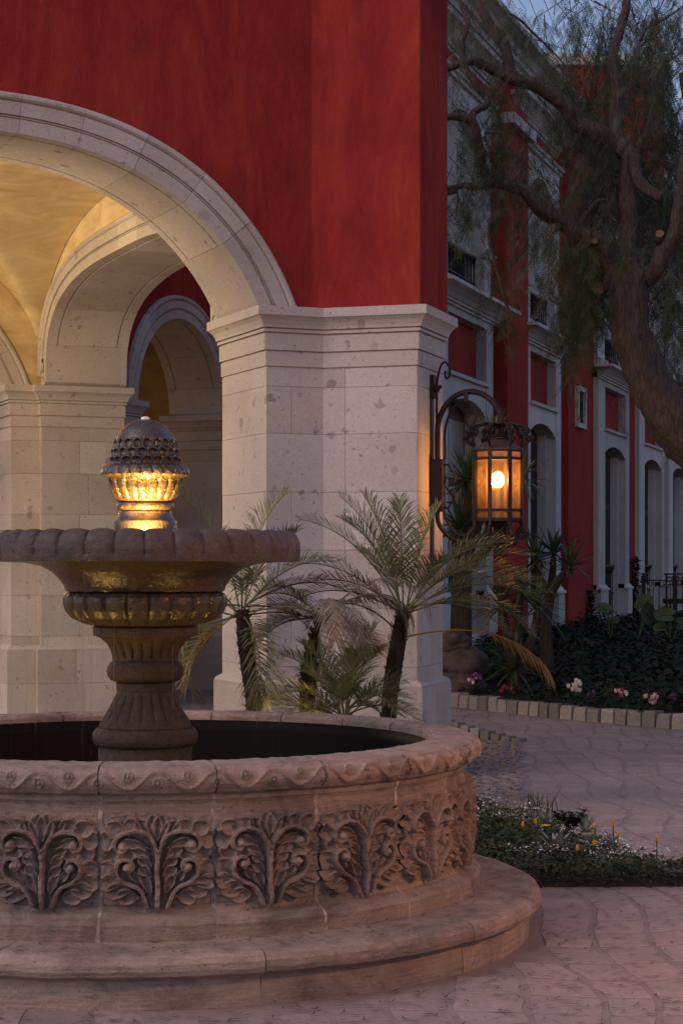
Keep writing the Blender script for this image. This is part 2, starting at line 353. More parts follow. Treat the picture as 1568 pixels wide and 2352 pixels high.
def stone_geo(mb, out, dz):
    n = len(out); top = [(p.x, p.y, dz) for p in out]; c = sum(out, Vector())/n
    rim = [((p.x-c.x)*1.02+c.x, (p.y-c.y)*1.02+c.y, -.012) for p in out]
    mb.add(rim+top, [tuple(range(n, 2*n))]+[(i, (i+1) % n, n+(i+1) % n, n+i) for i in range(n)])
for k, (vis, d, out, dz) in enumerate(stones[:300]):
    mb = MB(); stone_geo(mb, out, dz); mb.build('paving_stone', PAVE, pave)
mb = MB()
for vis, d, out, dz in stones[300:]: stone_geo(mb, out, dz)
tag(mb.build('far_paving_stones', PAVE, pave), kind='stuff')
# cobbled gutter
gut = thing('cobbled_gutter', 'rough cobbled gutter sunk between the smooth paving', 'gutter', tuple(gp(1140, 1780)), kind='structure')
mbs = []
for k in range(2600):
    x = random.uniform(.55, 1.75); y = random.uniform(12.6, 18.4)
    if not inpoly(x, y, GUT): continue
    if any(abs(x-a) < .085 and abs(y-b) < .065 for a, b in mbs): continue
    mbs.append((x, y))
mbs.sort(key=lambda p: p[1])
cobme = []
for k in range(5):
    m_ = MB(); m_.ico((0, 0, 0), .05, (1.0, .8, .5)); m_.v = [v+Vector((random.uniform(-.006, .006), random.uniform(-.006, .006), random.uniform(-.004, .006))) for v in m_.v]
    cobme.append(mkmesh('cobble', m_.v, m_.f, COB, True))
for x, y in mbs[:300]:
    c_ = bpy.data.objects.new('cobble', random.choice(cobme)); link(c_, gut); c_.location = (x, y, -.006); c_.rotation_euler = (0, 0, random.uniform(-.4, .4)); s_ = random.uniform(.8, 1.15); c_.scale = (s_*1.1, s_, s_)
# low kerb beside the gutter, running out into the paving
lk = thing('gutter_kerb', 'low granite kerb running out beside the cobbled gutter', 'kerb', tuple(gp(1100, 1700)))
ka, kb = gp(985, 1690), gp(1195, 1704)
for k in range(9):
    t0, t1 = k/9, (k+1)/9; a = ka.lerp(kb, t0+.012); b = ka.lerp(kb, t1-.012); h = .17*(1-t0)**1.2+.012
    d = (b-a).normalized(); nn = Vector((-d.y, d.x, 0))*.12
    MB().prism([a, b, b+nn, a+nn], -.02, h, [a+Vector((0, .012, 0)), b+Vector((0, .012, 0)), b+nn, a+nn]).build('kerb_stone', KERB, lk)
# planted bed, retained by a row of granite setts
def fac_y(x): return (x+7.41)/.3225
def bedz(x, y):
    k = kerbY(x); d = max(0, y-k); s = min(1, d/11); z = .10+.40*(s*s*(3-2*s))**.8
    return z+.03*pnoise(Vector((x*.9, y*.9, 0)))
xs = np.linspace(.85, 14, 70); V = np.zeros((70, 60, 3))
for i, x in enumerate(xs):
    y0 = kerbY(x)+.09; y1 = min(max(fac_y(x)+.4, y0+1), 62)
    for j in range(60):
        y = lerp(y0, y1, (j/59)**1.5); V[i, j] = (x, y, bedz(x, y))
o = grid_obj('planting_bed', V, SOIL); tag(o, 'dark soil of the raised planting bed before the red building', 'soil', kind='structure')
kt = thing('bed_kerb', 'row of rough granite setts retaining the planting bed', 'kerb', tuple(KL[2]))
path = []; 
for i in range(len(KL)-1):
    n = max(2, int((KL[i+1]-KL[i]).length/.02))
    path += [KL[i].lerp(KL[i+1], t/n) for t in range(n)]
pos = 0; acc = 0; last = path[0]; cuts = [0]; dist = [0]
for p in path[1:]: dist.append(dist[-1]+(p-last).length); last = p
def at_d(d): 
    return Vector((interp(dist, [p.x for p in path], d), interp(dist, [p.y for p in path], d), 0))
d = 0; bp = []
while d < dist[-1]-.3 and d < 9:
    L = random.uniform(.135, .185); a, b = at_d(d), at_d(d+L); u = (b-a).normalized(); nn = Vector((-u.y, u.x, 0))
    h = random.uniform(.125, .155); j = lambda s=.008: random.uniform(-s, s)
    f = [a+nn*j(), b+nn*j(), b+nn*.15, a+nn*.15]; t_ = [a+u*(.012+j())+nn*(.018+j()), b-u*(.012+j())+nn*(.018+j()), b-u*.01+nn*.15, a+u*.01+nn*.15]
    m_ = MB(); m_.prism(f, -.02, h*.8, [p.lerp(q, .3) for p, q in zip(f, t_)]); b0 = len(m_.v); m_.prism([p.lerp(q, .3) for p, q in zip(f, t_)], h*.8, h, t_)
    m_.build('kerb_stone', KERB, kt); d += L+.028
mm = MB()
for k in range(0, 180):
    a, b = at_d(k*.05), at_d(k*.05+.05); u = (b-a).normalized(); nn = Vector((-u.y, u.x, 0)); mm.prism([a+nn*.03, b+nn*.03, b+nn*.14, a+nn*.14], -.02, .115)
mm.build('mortar', KMORT, kt)
# soil of the flower wedge beside the fountain, and the palm bed
def fan(name, P, z, label):
    c = sum(P, Vector())/len(P); n = len(P); v = [(p.x, p.y, -.012) for p in P]+[((p.x-c.x)*.96+c.x, (p.y-c.y)*.96+c.y, z) for p in P]+[(c.x, c.y, z+.02)]
    f = [(i, (i+1) % n, n+(i+1) % n, n+i) for i in range(n)]+[(n+i, n+(i+1) % n, 2*n) for i in range(n)]
    o = obj(name, v, f, SOIL); tag(o, label, 'soil', kind='structure')
fan('flower_bed_soil', BEDP, .006, 'soil of the wedge shaped flower bed beside the fountain')
fan('palm_bed_soil', [Vector(p) for p in ((-1.5, 11.2, 0), (-.3, 11.0, 0), (.3, 11.6, 0), (.55, 13.6, 0), (.4, 14.5, 0), (-.6, 14.6, 0), (-1.7, 13.6, 0))], .04, 'soil of the palm bed between fountain and pillar')
# ------------------------------------------------------------------ porte-cochere with groin vault
A1 = R(22.7); E1 = Vector((-math.cos(A1), -math.sin(A1))); N1 = Vector((-math.sin(A1), math.cos(A1))); C0 = Vector((-.139, 15.0))
def W(t, n, z=0.0): p = C0+E1*t+N1*n; return Vector((p.x, p.y, z))
def W2(t, n): p = C0+E1*t+N1*n; return Vector((p.x, p.y))
BX = Vector((.9517, -.3069)); BY = Vector((.3069, .9517))
ZS = 3.55
porch = thing('arched_porch', 'red stucco porch with pale stone piers, arches and a yellow groin vault', 'building', tuple(W(.2, .4)))
def clad(poly, z0, z1, courses, parent, mat, vsplit={}, th=.035, gap=.0027, edges=None, core=True):
    """stone blocks wrapped round a CCW polygon, mitred at the corners, one object per block"""
    inn = offset_poly(poly, -th); n = len(poly)
    if core: MB().prism(offset_poly(poly, -th+.004), z0, z1-.002).build('pier_core', CORE, parent)
    zs = [z0]+[c for c in courses if z0 < c < z1]+[z1]
    for e in range(n):
        if edges is not None and e not in edges: continue
        a, b, ai, bi = Vector(poly[e]), Vector(poly[(e+1) % n]), inn[e], inn[(e+1) % n]; L = (b-a).length
        for k in range(len(zs)-1):
            cut = vsplit.get(e, []); cut = cut(k) if callable(cut) else cut
            us = [0]+[c/L for c in cut if c < L]+[1]
            for m in range(len(us)-1):
                g0 = gap/L/2 if m > 0 else 0; g1 = gap/L/2 if m < len(us)-2 else 0
                u0, u1 = us[m]+g0, us[m+1]-g1
                p = [a.lerp(b, u0), a.lerp(b, u1), ai.lerp(bi, u1), ai.lerp(bi, u0)]
                jit = random.uniform(-.0012, .0012); d = (a-ai).normalized()*jit; p[0] += d; p[1] += d
                MB().prism(p, zs[k]+gap/2, zs[k+1]-gap/2).build('stone_block', mat, parent)
CAPP = [(-.006, 0), (-.006, .007), (.009, .007), (.009, .116), (-.004, .118), (-.004, .126), (.020, .127), (.020, .250), (.004, .252), (.004, .260), (.032, .261), (.032, .283), (.012, .285), (.012, .291), (.040, .293), (.045, .315), (.062, .348), (.085, .372), (.098, .38), (.098, .448), (0, .45)]
def ringstack(poly, prof, zb, name, mat, parent):
    n = len(poly); v = []; f = []
    for d, z in prof: v += [(p.x, p.y, zb+z) for p in offset_poly(poly, d)]
    for i in range(len(prof)-1):
        for k in range(n): f.append((i*n+k, i*n+(k+1) % n, (i+1)*n+(k+1) % n, (i+1)*n+k))
    f.append(tuple((len(prof)-1)*n+k for k in range(n))); f.append(tuple(range(n-1, -1, -1)))
    return obj(name, v, f, mat, parent)
def pier(poly, parent, mat, vsplit={}, edges=None, cap=True, plinth=.73, courses=(.84, 1.28, 1.72, 2.16, 2.60, 2.955)):
    clad(poly, plinth, 3.10, courses, parent, mat, vsplit, edges=edges)
    pl = offset_poly(poly, .055)
    clad(pl, -.01, plinth-.04, (.33,), parent, mat, vsplit, edges=edges)
    ringstack(pl, [(-.004, 0), (-.004, .012), (-.02, .032), (-.056, .055)], plinth-.04, 'plinth_moulding', mat, parent)
    if cap: ringstack(poly, CAPP, 3.10, 'capital', mat, parent)
b1 = C0+BX*.74; b2 = b1+BY*.74
PP = [W2(.46, 0), C0.copy(), b1, b2, b2-BX*.46, W2(-.48, 1.0), W2(.46, 1.0)]
pier(PP, porch, CANT, {1: [.175], 0: (lambda k: [.2] if k % 2 else []), 2: (lambda k: [.4] if k % 2 else [.25])})
# far pier, reveal of the side arch facing the camera
QN = 6.98
def pier_q(t0, t1, t2): return [W2(t1, QN), W2(t0, QN), W2(t0, QN+.92), W2(t2, QN+.92), W2(t2, QN+.09), W2(t1, QN+.09)]
QP = pier_q(-.48, .43, .74)
pier(QP, porch, CANT, {0: (lambda k: [.42, .72] if k % 2 else [.52])})
# piers carrying the far ends of the arches, out of the picture
TM = 5.55
pier([W2(TM+.7, 0), W2(TM-.46+.2, 0), W2(TM-.46+.2, 1.0), W2(TM+.7, 1.0)], porch, CANT)
pier([W2(TM+.7, QN), W2(TM-.5, QN), W2(TM-.5, QN+.92), W2(TM+.7, QN+.92)], porch, CANT)
def arch_path(zfun, t_a, t_b, n=400, ztrim=ZS):
    ts = np.linspace(t_a, t_b, n); zs = np.array([zfun(t) for t in ts]); keep = zs >= ztrim-1e-6
    ts, zs = ts[keep], zs[keep]; s = np.r_[0, np.cumsum(np.hypot(np.diff(ts), np.diff(zs)))]
    ss = np.linspace(0, s[-1], 161); return np.interp(ss, s, ts), np.interp(ss, s, zs), s[-1]
def sup(t0, A, B, zc, p, q): return lambda t: zc+B*max(0, 1-abs((t-t0)/A)**p)**(1/q)
def voussoirs(path, prof, mapf, cuts, parent, mat, prof_plain=None, gap=.003):
    ts, zs, L = path; T = np.gradient(ts); Zg = np.gradient(zs); m = np.hypot(T, Zg); nt, nz = -Zg/m, T/m   # outward normal of curve running +t
    if nz[len(nz)//2] < 0: nt, nz = -nt, -nz
    S = np.linspace(0, L, len(ts)); cuts = [0]+list(cuts)+[L]
    for k in range(len(cuts)-1):
        s0 = cuts[k]+gap/2; s1 = cuts[k+1]-gap/2; n = max(3, int((s1-s0)/.06)); ss = np.linspace(s0, s1, n+1)
        pr = prof_plain if prof_plain and (k == 0 or k == len(cuts)-2) else prof; q = len(pr); v = []; f = []
        for s in ss:
            t, z = np.interp(s, S, ts), np.interp(s, S, zs); a, b = np.interp(s, S, nt), np.interp(s, S, nz); h = math.hypot(a, b); a /= h; b /= h
            for r, dpt in pr: v.append(mapf(t+a*r, dpt, max(z+b*r, ZS)))
        for i in range(n):
            for j in range(q): f.append((i*q+j, i*q+(j+1) % q, (i+1)*q+(j+1) % q, (i+1)*q+j))
        f.append(tuple(range(q-1, -1, -1))); f.append(tuple(n*q+j for j in range(q)))
        obj('voussoir', v, f, mat, parent)
def ring_prof(th, both=False):
    fr = [(0, 0), (.100, 0), (.101, .018), (.110, .018), (.111, .003), (.118, .003), (.119, .016), (.126, .016), (.127, -.008), (.222, -.008), (.226, .010), (.233, -.010), (.246, -.026), (.266, -.027), (.282, -.014), (.287, .02)]
    bk = [(r, th-d) for r, d in fr[::-1]] if both else [(.287, th), (0, th)]
    so = [(0, th-.11), (.016, th-.112), (.016, th-.128), (0, th-.13), (0, .13), (.016, .128), (.016, .112), (0, .11)]
    return fr+bk+so, fr+bk
# arch 1, nearest
z1f = sup(2.9, 2.53, 1.805, 2.9, 2.8, 1.8); pa1 = arch_path(z1f, .38, 5.42, 400, 3.27); pf, pp = ring_prof(.95)
L1 = pa1[2]; cut1 = [.80, 1.22, 1.66, 2.10, 2.54, 2.96]; cut1 = cut1+[L1-c for c in cut1[::-1] if L1-c > cut1[-1]+.3]
voussoirs(pa1, pf, lambda t, d, z: W(t, d, z), cut1, porch, CANT, pp)
def wall_over(path, ring, ta, tb, ztop, mapf, d0, d1, mat, name, parent, zbase=ZS):
    ts, zs, L = path; T = np.gradient(ts); Zg = np.gradient(zs); m = np.hypot(T, Zg); nt, nz = -Zg/m, T/m
    if nz[len(nz)//2] < 0: nt, nz = -nt, -nz
    et, ez = ts+nt*ring, np.maximum(zs+nz*ring, zbase); o_ = np.argsort(et); et, ez = et[o_], ez[o_]
    X = np.unique(np.r_[np.linspace(ta, tb, 60), np.linspace(et[0], et[-1], 160), et[0]-.001, et[-1]+.001]); X = X[(X >= ta) & (X <= tb)]
    lo = np.array([np.interp(x, et, ez) if et[0] <= x <= et[-1] else zbase for x in X]); n = len(X); v = []; f = []
    for x, l in zip(X, lo): v += [mapf(x, d0, l), mapf(x, d0, ztop), mapf(x, d1, ztop), mapf(x, d1, l)]
    for i in range(n-1):
        for j in range(4): f.append((4*i+j, 4*i+(j+1) % 4, 4*i+4+(j+1) % 4, 4*i+4+j))
    f.append((3, 2, 1, 0)); f.append(tuple(4*(n-1)+j for j in range(4)))
    return obj(name, v, f, mat, parent)
wall_over(pa1, .27, -.3, TM+.7, 7.4, lambda t, d, z: W(t, d, z), .03, .93, RED, 'front_wall', porch)
RB = offset_poly([C0-BX*.0, b1, b2, b2-BX*.6, C0+BY*.5], .03)
MB().prism([RB[0]-BX*.12, RB[1], RB[2], RB[3], RB[4]-BX*.1], ZS+.002, 7.42).build('corner_buttress', RED, porch)
# side arch (arch 2): inner face at t=.43, outer at t=-.48
z2f = sup(4.10, 2.72, 1.032, ZS, 3.0, 3.1); pa2 = arch_path(z2f, 1.2, 7.0, 1600); pf2, pp2 = ring_prof(.90, True); L2 = pa2[2]
cut2 = [.6, 1.1, 1.65, 2.2, 2.8, 3.4]; cut2 = cut2+[L2-c for c in cut2[::-1] if L2-c > cut2[-1]+.3]
voussoirs(pa2, pf2, lambda n, d, z: W(.43-d, n, z), cut2, porch, CANT, pp2)
wall_over(pa2, .27, .9, QN+.9, 7.39, lambda n, d, z: W(.43-d, n, z), .45, .88, RED, 'side_wall', porch)
wall_over(pa2, .27, .9, QN+.9, 7.38, lambda n, d, z: W(.43-d, n, z), .02, .44, YEL, 'side_wall_plaster', porch)
# back arch (arch 4)
z4f = sup(3.0, 2.30, 1.805, 2.9, 2.8, 1.8); pa4 = arch_path(z4f, .6, 5.4, 400, 3.27); L4 = pa4[2]
voussoirs(pa4, pf, lambda t, d, z: W(t, QN+.09+d*.85, z), [.55, 1.0, 1.5, 2.0, 2.6, 3.2, 3.8], porch, CANT, pp)
wall_over(pa4, .27, -.46, TM+.7, 7.38, lambda t, d, z: W(t, d, z), QN+.12, QN+.88, YEL, 'back_wall', porch)
# groin vault
nt_, nn_ = 90, 90; V = np.zeros((nt_, nn_, 3)); T0, T1, NA, NB = .42, 5.25, .9, QN+.14
def s_(u): return max(0, 1-abs(u)**2.6)**.5
for i in range(nt_):
    t = lerp(T0, T1, i/(nt_-1)); zt = ZS+.2+1.42*s_((t-(T0+T1)/2)/((T1-T0)/2))
    for j in range(nn_):
        n = lerp(NA, NB, j/(nn_-1)); zn = ZS+.2+1.42*s_((n-(NA+NB)/2)/((NB-NA)/2)); V[i, j] = W(t, n, max(zt, zn, ZS-.02))
grid_obj('groin_vault', V, YEL, porch, smooth=False)
MB().prism([W2(-.45, .05), W2(-.45, QN+.86), W2(TM+.68, QN+.86), W2(TM+.68, .05)][::-1], 7.3, 7.36).build('roof_slab', RED, porch)
# ------------------------------------------------------------------ second red building with a narrow round arch, seen through the porch
S3 = Vector((-2.397, 23.3)); U3 = Vector((.378, .926)).normalized(); I3 = Vector((-U3.y, U3.x))
def A3(s, d, z=0.0): p = S3+U3*s+I3*d; return Vector((p.x, p.y, z))
def A32(s, d): p = S3+U3*s+I3*d; return Vector((p.x, p.y))
loggia = thing('arched_loggia', 'dark red loggia with a narrow round stone arch behind the porch', 'building', tuple(A3(1.2, .4)))
pier([A32(-.62, 0), A32(0, 0), A32(0, .78), A32(-.62, .78)], loggia, CANT)
pier([A32(2.32, 0), A32(3.1, 0), A32(3.1, .78), A32(2.32, .78)], loggia, CANT)
z3f = lambda s: ZS+math.sqrt(max(0, 1-((s-1.16)/1.16)**2))*1.10
pa3 = arch_path(z3f, 0, 2.32, 2000); pf3, pp3 = ring_prof(.78)
voussoirs(pa3, pf3, lambda t, d, z: A3(t, d, z), [.5, .95, 1.4, 1.85, 2.3, 2.75, 3.2], loggia, CANT, pp3)
wall_over(pa3, .27, -.6, 4.4, 7.2, lambda t, d, z: A3(t, d, z), .03, .75, RED, 'loggia_wall', loggia)
MB().box((3.1, .03, -.02), (4.4, .75, ZS), lambda x, y, z: A3(x, y, z)).build('loggia_side_wall', RED, loggia)
# inner arch, plaster walls and ceiling of the loggia
z5f = lambda s: ZS+math.sqrt(max(0, 1-((s-1.5)/1.3)**2))*1.1
pa5 = arch_path(z5f, .2, 2.8, 2000)
voussoirs(pa5, pf3, lambda t, d, z: A3(t, 3.2+d*.7, z), [.7, 1.4, 2.1, 2.8], loggia, CANT, pp3)
wall_over(pa5, .27, -1.2, 4.4, 5.5, lambda t, d, z: A3(t, d, z), 3.23, 3.6, YEL, 'inner_wall', loggia)
pier([A32(-.6, 3.2), A32(.2, 3.2), A32(.2, 3.7), A32(-.6, 3.7)], loggia, CANT); pier([A32(2.8, 3.2), A32(3.6, 3.2), A32(3.6, 3.7), A32(2.8, 3.7)], loggia, CANT)
MB().box((-1.2, .76, 5.3), (4.4, 7, 5.4), lambda x, y, z: A3(x, y, z)).build('loggia_ceiling', YEL, loggia)
MB().box((-1.6, 6.9, -.02), (5, 7, 5.4), lambda x, y, z: A3(x, y, z)).build('loggia_back_wall', YEL, loggia)
MB().box((4.4, .0, -.02), (4.5, 7, 5.4), lambda x, y, z: A3(x, y, z)).build('loggia_end_wall', YEL, loggia)
MB().box((-1.7, .8, -.02), (-1.6, 7, 5.4), lambda x, y, z: A3(x, y, z)).build('loggia_near_wall', YEL, loggia)
def point(name, loc, W_, c, r=.05, parent=None):
    l = bpy.data.lights.new(name, 'POINT'); l.energy = W_; l.color = c; l.shadow_soft_size = r; o = bpy.data.objects.new(name, l); link(o, parent); o.location = loc; return o
def spot(name, loc, target, W_, c, ang=60, blend=.6, r=.04, parent=None):
    l = bpy.data.lights.new(name, 'SPOT'); l.energy = W_; l.color = c; l.shadow_soft_size = r; l.spot_size = R(ang); l.spot_blend = blend
    o = bpy.data.objects.new(name, l); link(o, parent); o.location = loc; o.rotation_euler = (Vector(target)-Vector(loc)).to_track_quat('-Z', 'Y').to_euler(); return o
WARM = (1, .60, .26)
def hanging_lamp(loc, top, W_, label):
    t = thing('hanging_lamp', label, 'lamp', tuple(loc)); p = Vector(loc)
    MB().tube([p+Vector((0, 0, .18)), Vector((p.x, p.y, top))], .008, 6).build('chain_rod', IRON, t)
    m = MB(); m.lathe([(.03, .2), (.13, .14), (.14, .12), (.14, .10)], 8, p); m.lathe([(.14, -.14), (.13, -.16), (.02, -.19)], 8, p)
    for k in range(8): a = k*math.pi/4; q = p+Vector((math.cos(a)*.135, math.sin(a)*.135, 0)); m.tube([q+Vector((0, 0, -.15)), q+Vector((0, 0, .12))], .006, 5)
    m.build('lamp_cage', IRON, t); MB().ico(p, .035).build('bulb', BULB, t, True); point('lamp_light', p+Vector((0, 0, .0)), W_, WARM, .06, t)
hanging_lamp(W(3.3, 3.6, 3.35), 5.1, 60, 'octagonal iron lamp hanging from the yellow porch vault')
hanging_lamp(A3(1.4, 2.2, 3.3), 5.3, 10, 'octagonal iron lamp hanging inside the loggia behind the round arch')
def ledge_lamp(loc, tgt, W_, label):
    t = thing('ledge_uplight', label, 'lamp', tuple(loc)); p = Vector(loc); d = (Vector(tgt)-p).normalized(); h = p+Vector((0, 0, .09))
    MB().tube([p, h], .015, 6).build('bracket', IRON, t); MB().tube([h-d*.08, h+d*.02], [.04, .06], 12).build('lamp_housing', IRON, t); MB().tube([h+d*.012, h+d*.016], .05, 12).build('lamp_lens', LAMPFACE, t)
    spot('lamp_light', h+d*.03, tgt, W_, (1, .74, .42), 120, .8, .04, t)
ledge_lamp(W(5.2, .6, ZS), W(1.0, 5.0, 4.9), 430, 'small uplight on the capital ledge beside the front arch')
ledge_lamp(W(4.95, 7.0, ZS), W(1.2, 3.5, 5.1), 330, 'small uplight on the capital ledge beside the back arch')
# ------------------------------------------------------------------ long red facade with tall stone bays
FU = Vector((.3069, .9517)); FN = Vector((.9517, -.3069)); FB = Vector((-7.41, 0))
def F(s, o, z=0.0): p = FB+FU*s+FN*o; return Vector((p.x, p.y, z))
hac = thing('red_mansion', 'long dark red building with tall pale stone door bays and iron balconies', 'building', tuple(F(38, 0)))
def fbox(name, s0, s1, o0, o1, z0, z1, mat, parent=hac): return MB().box((s0, o1, z0), (s1, o0, z1), lambda s, o, z: F(s, o, z)).build(name, mat, parent)
def fprof(name, prof, s0, s1, mat, parent=hac, mitre=True):
    """moulding: profile of (o, z) run along s, returned at the ends"""
    n = len(prof); v = []; f = []
    for s, sg in ((s0, -1), (s1, 1)):
        for o, z in prof: v.append(F(s+(sg*max(0, o-prof[0][0]) if mitre else 0), o, z))
    for i in range(n): f.append((i, (i+1) % n, n+(i+1) % n, n+i))
    # returns to the wall at both ends
    b = len(v)
    for s, sg in ((s0, -1), (s1, 1)):
        b = len(v)
        for o, z in prof: v.append(F(s+(sg*max(0, o-prof[0][0]) if mitre else 0), o, z))
        for o, z in prof: v.append(F(s+(sg*max(0, o-prof[0][0]) if mitre else 0), prof[0][0], z))
        for i in range(n-1): f.append((b+i, b+i+1, b+n+i+1, b+n+i))
    return obj(name, v, f, mat, parent)
BAYS = [(27.9, 31.27), (33.17, 36.35), (39.93, 43.45), (44.74, 48.36), (48.97, 52.5)]
WT = .8; ZTOP = 9.9
CORN = [(0, 0), (.05, 0), (.05, .05), (.09, .06), (.09, .10), (.12, .12), (.16, .18), (.24, .25), (.33, .29), (.36, .30), (.36, .38), (0, .40)]
TOPC = [(0, 0), (.06, 0), (.06, .10), (.12, .12), (.12, .20), (.16, .22), (.22, .30), (.34, .36), (.38, .37), (.38, .46), (0, .48)]
def seg_lintel(name, s0, s1, zsp, rise, z1, o0, o1, parent):
    n = 12; v = []; f = []
    for i in range(n+1):
        t = i/n; s = lerp(s0, s1, t); z = zsp+rise*(1-(2*t-1)**2)**.8
        v += [F(s, o1, z), F(s, o1, z1), F(s, o0, z1), F(s, o0, z)]
    for i in range(n):
        for j in range(4): f.append((4*i+j, 4*i+(j+1) % 4, 4*i+4+(j+1) % 4, 4*i+4+j))
    f.append((3, 2, 1, 0)); f.append(tuple(4*n+j for j in range(4))); return obj(name, v, f, CANT_B, parent)
def railing(s0, s1, o, z0, z1, n, parent):
    r = MB().box((s0, o+.03, z1-.035), (s1, o-.03, z1), lambda s, q, z: F(s, q, z)).box((s0, o+.015, z0+.05), (s1, o-.015, z0+.07), lambda s, q, z: F(s, q, z))
    r.box((s0, o+.012, lerp(z0, z1, .42)), (s1, o-.012, lerp(z0, z1, .42)+.018), lambda s, q, z: F(s, q, z))
    ro = r.build('balcony_railing', IRON, parent)
    for k in range(n):
        s = lerp(s0+.03, s1-.03, k/(n-1)); m = MB().tube([F(s, o, z0-.02), F(s, o, z1-.03)], .011, 5); m.ico(F(s, o, lerp(z0, z1, .42)), .022)
        m.tube([F(s, o, z1-.17), F(s, o, z1-.04)], [.014, .03], 5); m.build('railing_bar', IRON, ro)
prev = 26.5
for bi, (s0, s1) in enumerate(BAYS):
    fbox('red_wall', prev, s0+.02, -WT, 0, -.05, 9.2, RED_B); prev = s1-.02
    op0, op1 = s0+.72, s1-.42; D = .10
    # lower storey
    for a, b, nm in ((s0, op0, 'pilaster'), (op1, s1, 'pilaster')):
        fbox(nm, a, b, -.9, D, 1.23, 5.24, CANT_B)
        fbox('pilaster_plinth', a-.05, b+.05, -.9, D+.06, -.05, 1.14, CANT_B)
        fprof('plinth_moulding', [(D-.02, 1.13), (D+.08, 1.13), (D+.08, 1.165), (D+.05, 1.18), (D+.025, 1.215), (D+.02, 1.235), (D-.02, 1.235)], a-.01, b+.01, CANT_B)
        fbox('inner_jamb', (b if a == s0 else a-.10), (b+.10 if a == s0 else a), -.9, -.06, -.05, 3.86, CANT_B)
    seg_lintel('door_lintel', op0, op1, 3.80, .19, 4.26, -.9, D-.01, hac)
    fprof('panel_sill', [(D-.03, 4.25), (D+.05, 4.25), (D+.06, 4.30), (D-.03, 4.31)], op0+.02, op1-.02, CANT_B)
    fbox('red_panel', op0, op1, -.5, -.06, 4.31, 5.19, RED_B)
    fbox('panel_head', op0, op1, -.5, D, 5.12, 5.24, CANT_B)
    cz = 5.22; fprof('balcony_cornice', [(o_+D*.9, cz+z_*.62) for o_, z_ in CORN], s0+.0, s1, CANT_B)
    # door
    dr = fbox('door', op0+.08, op1-.08, -.42, -.21, -.05, 3.97, TIMB)
    for sa, sb in ((op0+.22, (op0+op1)/2-.06), ((op0+op1)/2+.06, op1-.2)):
        for za, zb in ((.5, 1.35), (1.45, 2.75), (2.88, 3.72)): fbox('pane', sa, sb, -.22, -.202, za, zb, CURT if bi == 0 else WGLASS, dr)
    railing(op0+.05, op1-.05, -.14, .62, 1.62, 13 if bi < 3 else 9, hac)
    fbox('door_step', op0, op1, -.9, .02, -.05, .60, CANT_B)
    # upper storey
    up0, up1 = op0+.05, op1-.03
    for a, b in ((s0+.06, up0), (up1, s1-.06)):
        fbox('upper_pilaster', a, b, -.9, D-.02, 5.44, 8.42, CANT_B)
        fprof('pilaster_band', [(D-.05, 6.18), (D+.02, 6.18), (D+.05, 6.24), (D+.05, 6.27), (D-.05, 6.28)], a, b, CANT_B)
        fbox('pilaster_block', a-.03, b+.03, -.3, D+.05, 5.45, 5.62, CANT_B)
    fbox('window_floor', up0, up1, -.9, D-.04, 5.30, 5.47, CANT_B)
    seg_lintel('window_lintel', up0, up1, 7.75, .36, 8.42, -.9, D-.03, hac)
    fbox('window', up0, up1, -.5, -.22, 5.46, 6.24, WGLASS); fbox('niche_back', up0, up1, -.5, -.12, 6.22, 8.15, CANT_B)
    for sg in (0, 1): fbox('window_jamb', up0 if sg == 0 else up1-.12, up0+.12 if sg == 0 else up1, -.9, -.08, 5.46, 6.22, CANT_B)
    railing(up0+.05, up1-.06, -.06, 5.49, 6.18, 11 if bi < 3 else 8, hac)
    fprof('bay_head_moulding', [(D-.05, 8.42), (D+.02, 8.42), (D+.02, 8.47), (D+.06, 8.49), (D+.06, 8.53), (D-.05, 8.54)], s0+.06, s1-.06, CANT_B)
    fbox('upper_red_panel', s0+.06, s1-.06, -.5, .03, 8.54, 8.82, RED_B)
    fprof('bay_entablature', [(o_*.8, 8.80+z_*.95) for o_, z_ in CORN], s0, s1, CANT_B)
fbox('red_wall', prev, 62, -WT, 0, -.05, 9.2, RED_B)
fbox('red_frieze', 26.5, 62, -WT, .02, 9.2, 9.46, RED_B)
fprof('roof_cornice', [(o_, 9.46+z_) for o_, z_ in TOPC], 26.5, 62, CANT_B, mitre=False)
fbox('inner_dark_wall', 26.5, 62, -1.4, -.9, -.05, 9.4, TIMB); fbox('roof', 26.5, 62, -1.4, 0, 9.86, 9.93, CANT_B)
fbox('end_wall', 26.4, 26.5, -1.4, .02, -.05, 9.9, RED_B)
# projecting red pier with a stone hood between the first two bays
pr = fbox('projecting_pier', 31.45, 32.9, 0, .28, -.05, 8.72, RED_B); fbox('pier_hood', 31.40, 32.95, 0, .40, 8.30, 8.46, CANT_B, hac)
fbox('projecting_pier', 37.0, 38.6, 0, .10, -.05, 8.72, RED_B)
# small window in the red wall
sw = fbox('small_window', 37.68, 38.30, -.3, .11, 4.20, 4.80, WGLASS)
for a, b, c, d in ((37.58, 37.69, 4.12, 4.88), (38.29, 38.40, 4.12, 4.88), (37.69, 38.29, 4.79, 4.88), (37.69, 38.29, 4.12, 4.21)): fbox('window_frame', a, b, -.3, .17, c, d, CANT_B, sw)
for k in range(4): MB().tube([F(37.78+k*.13, .13, 4.2), F(37.78+k*.13, .13, 4.81)], .01, 5).build('window_bar', IRON, sw)
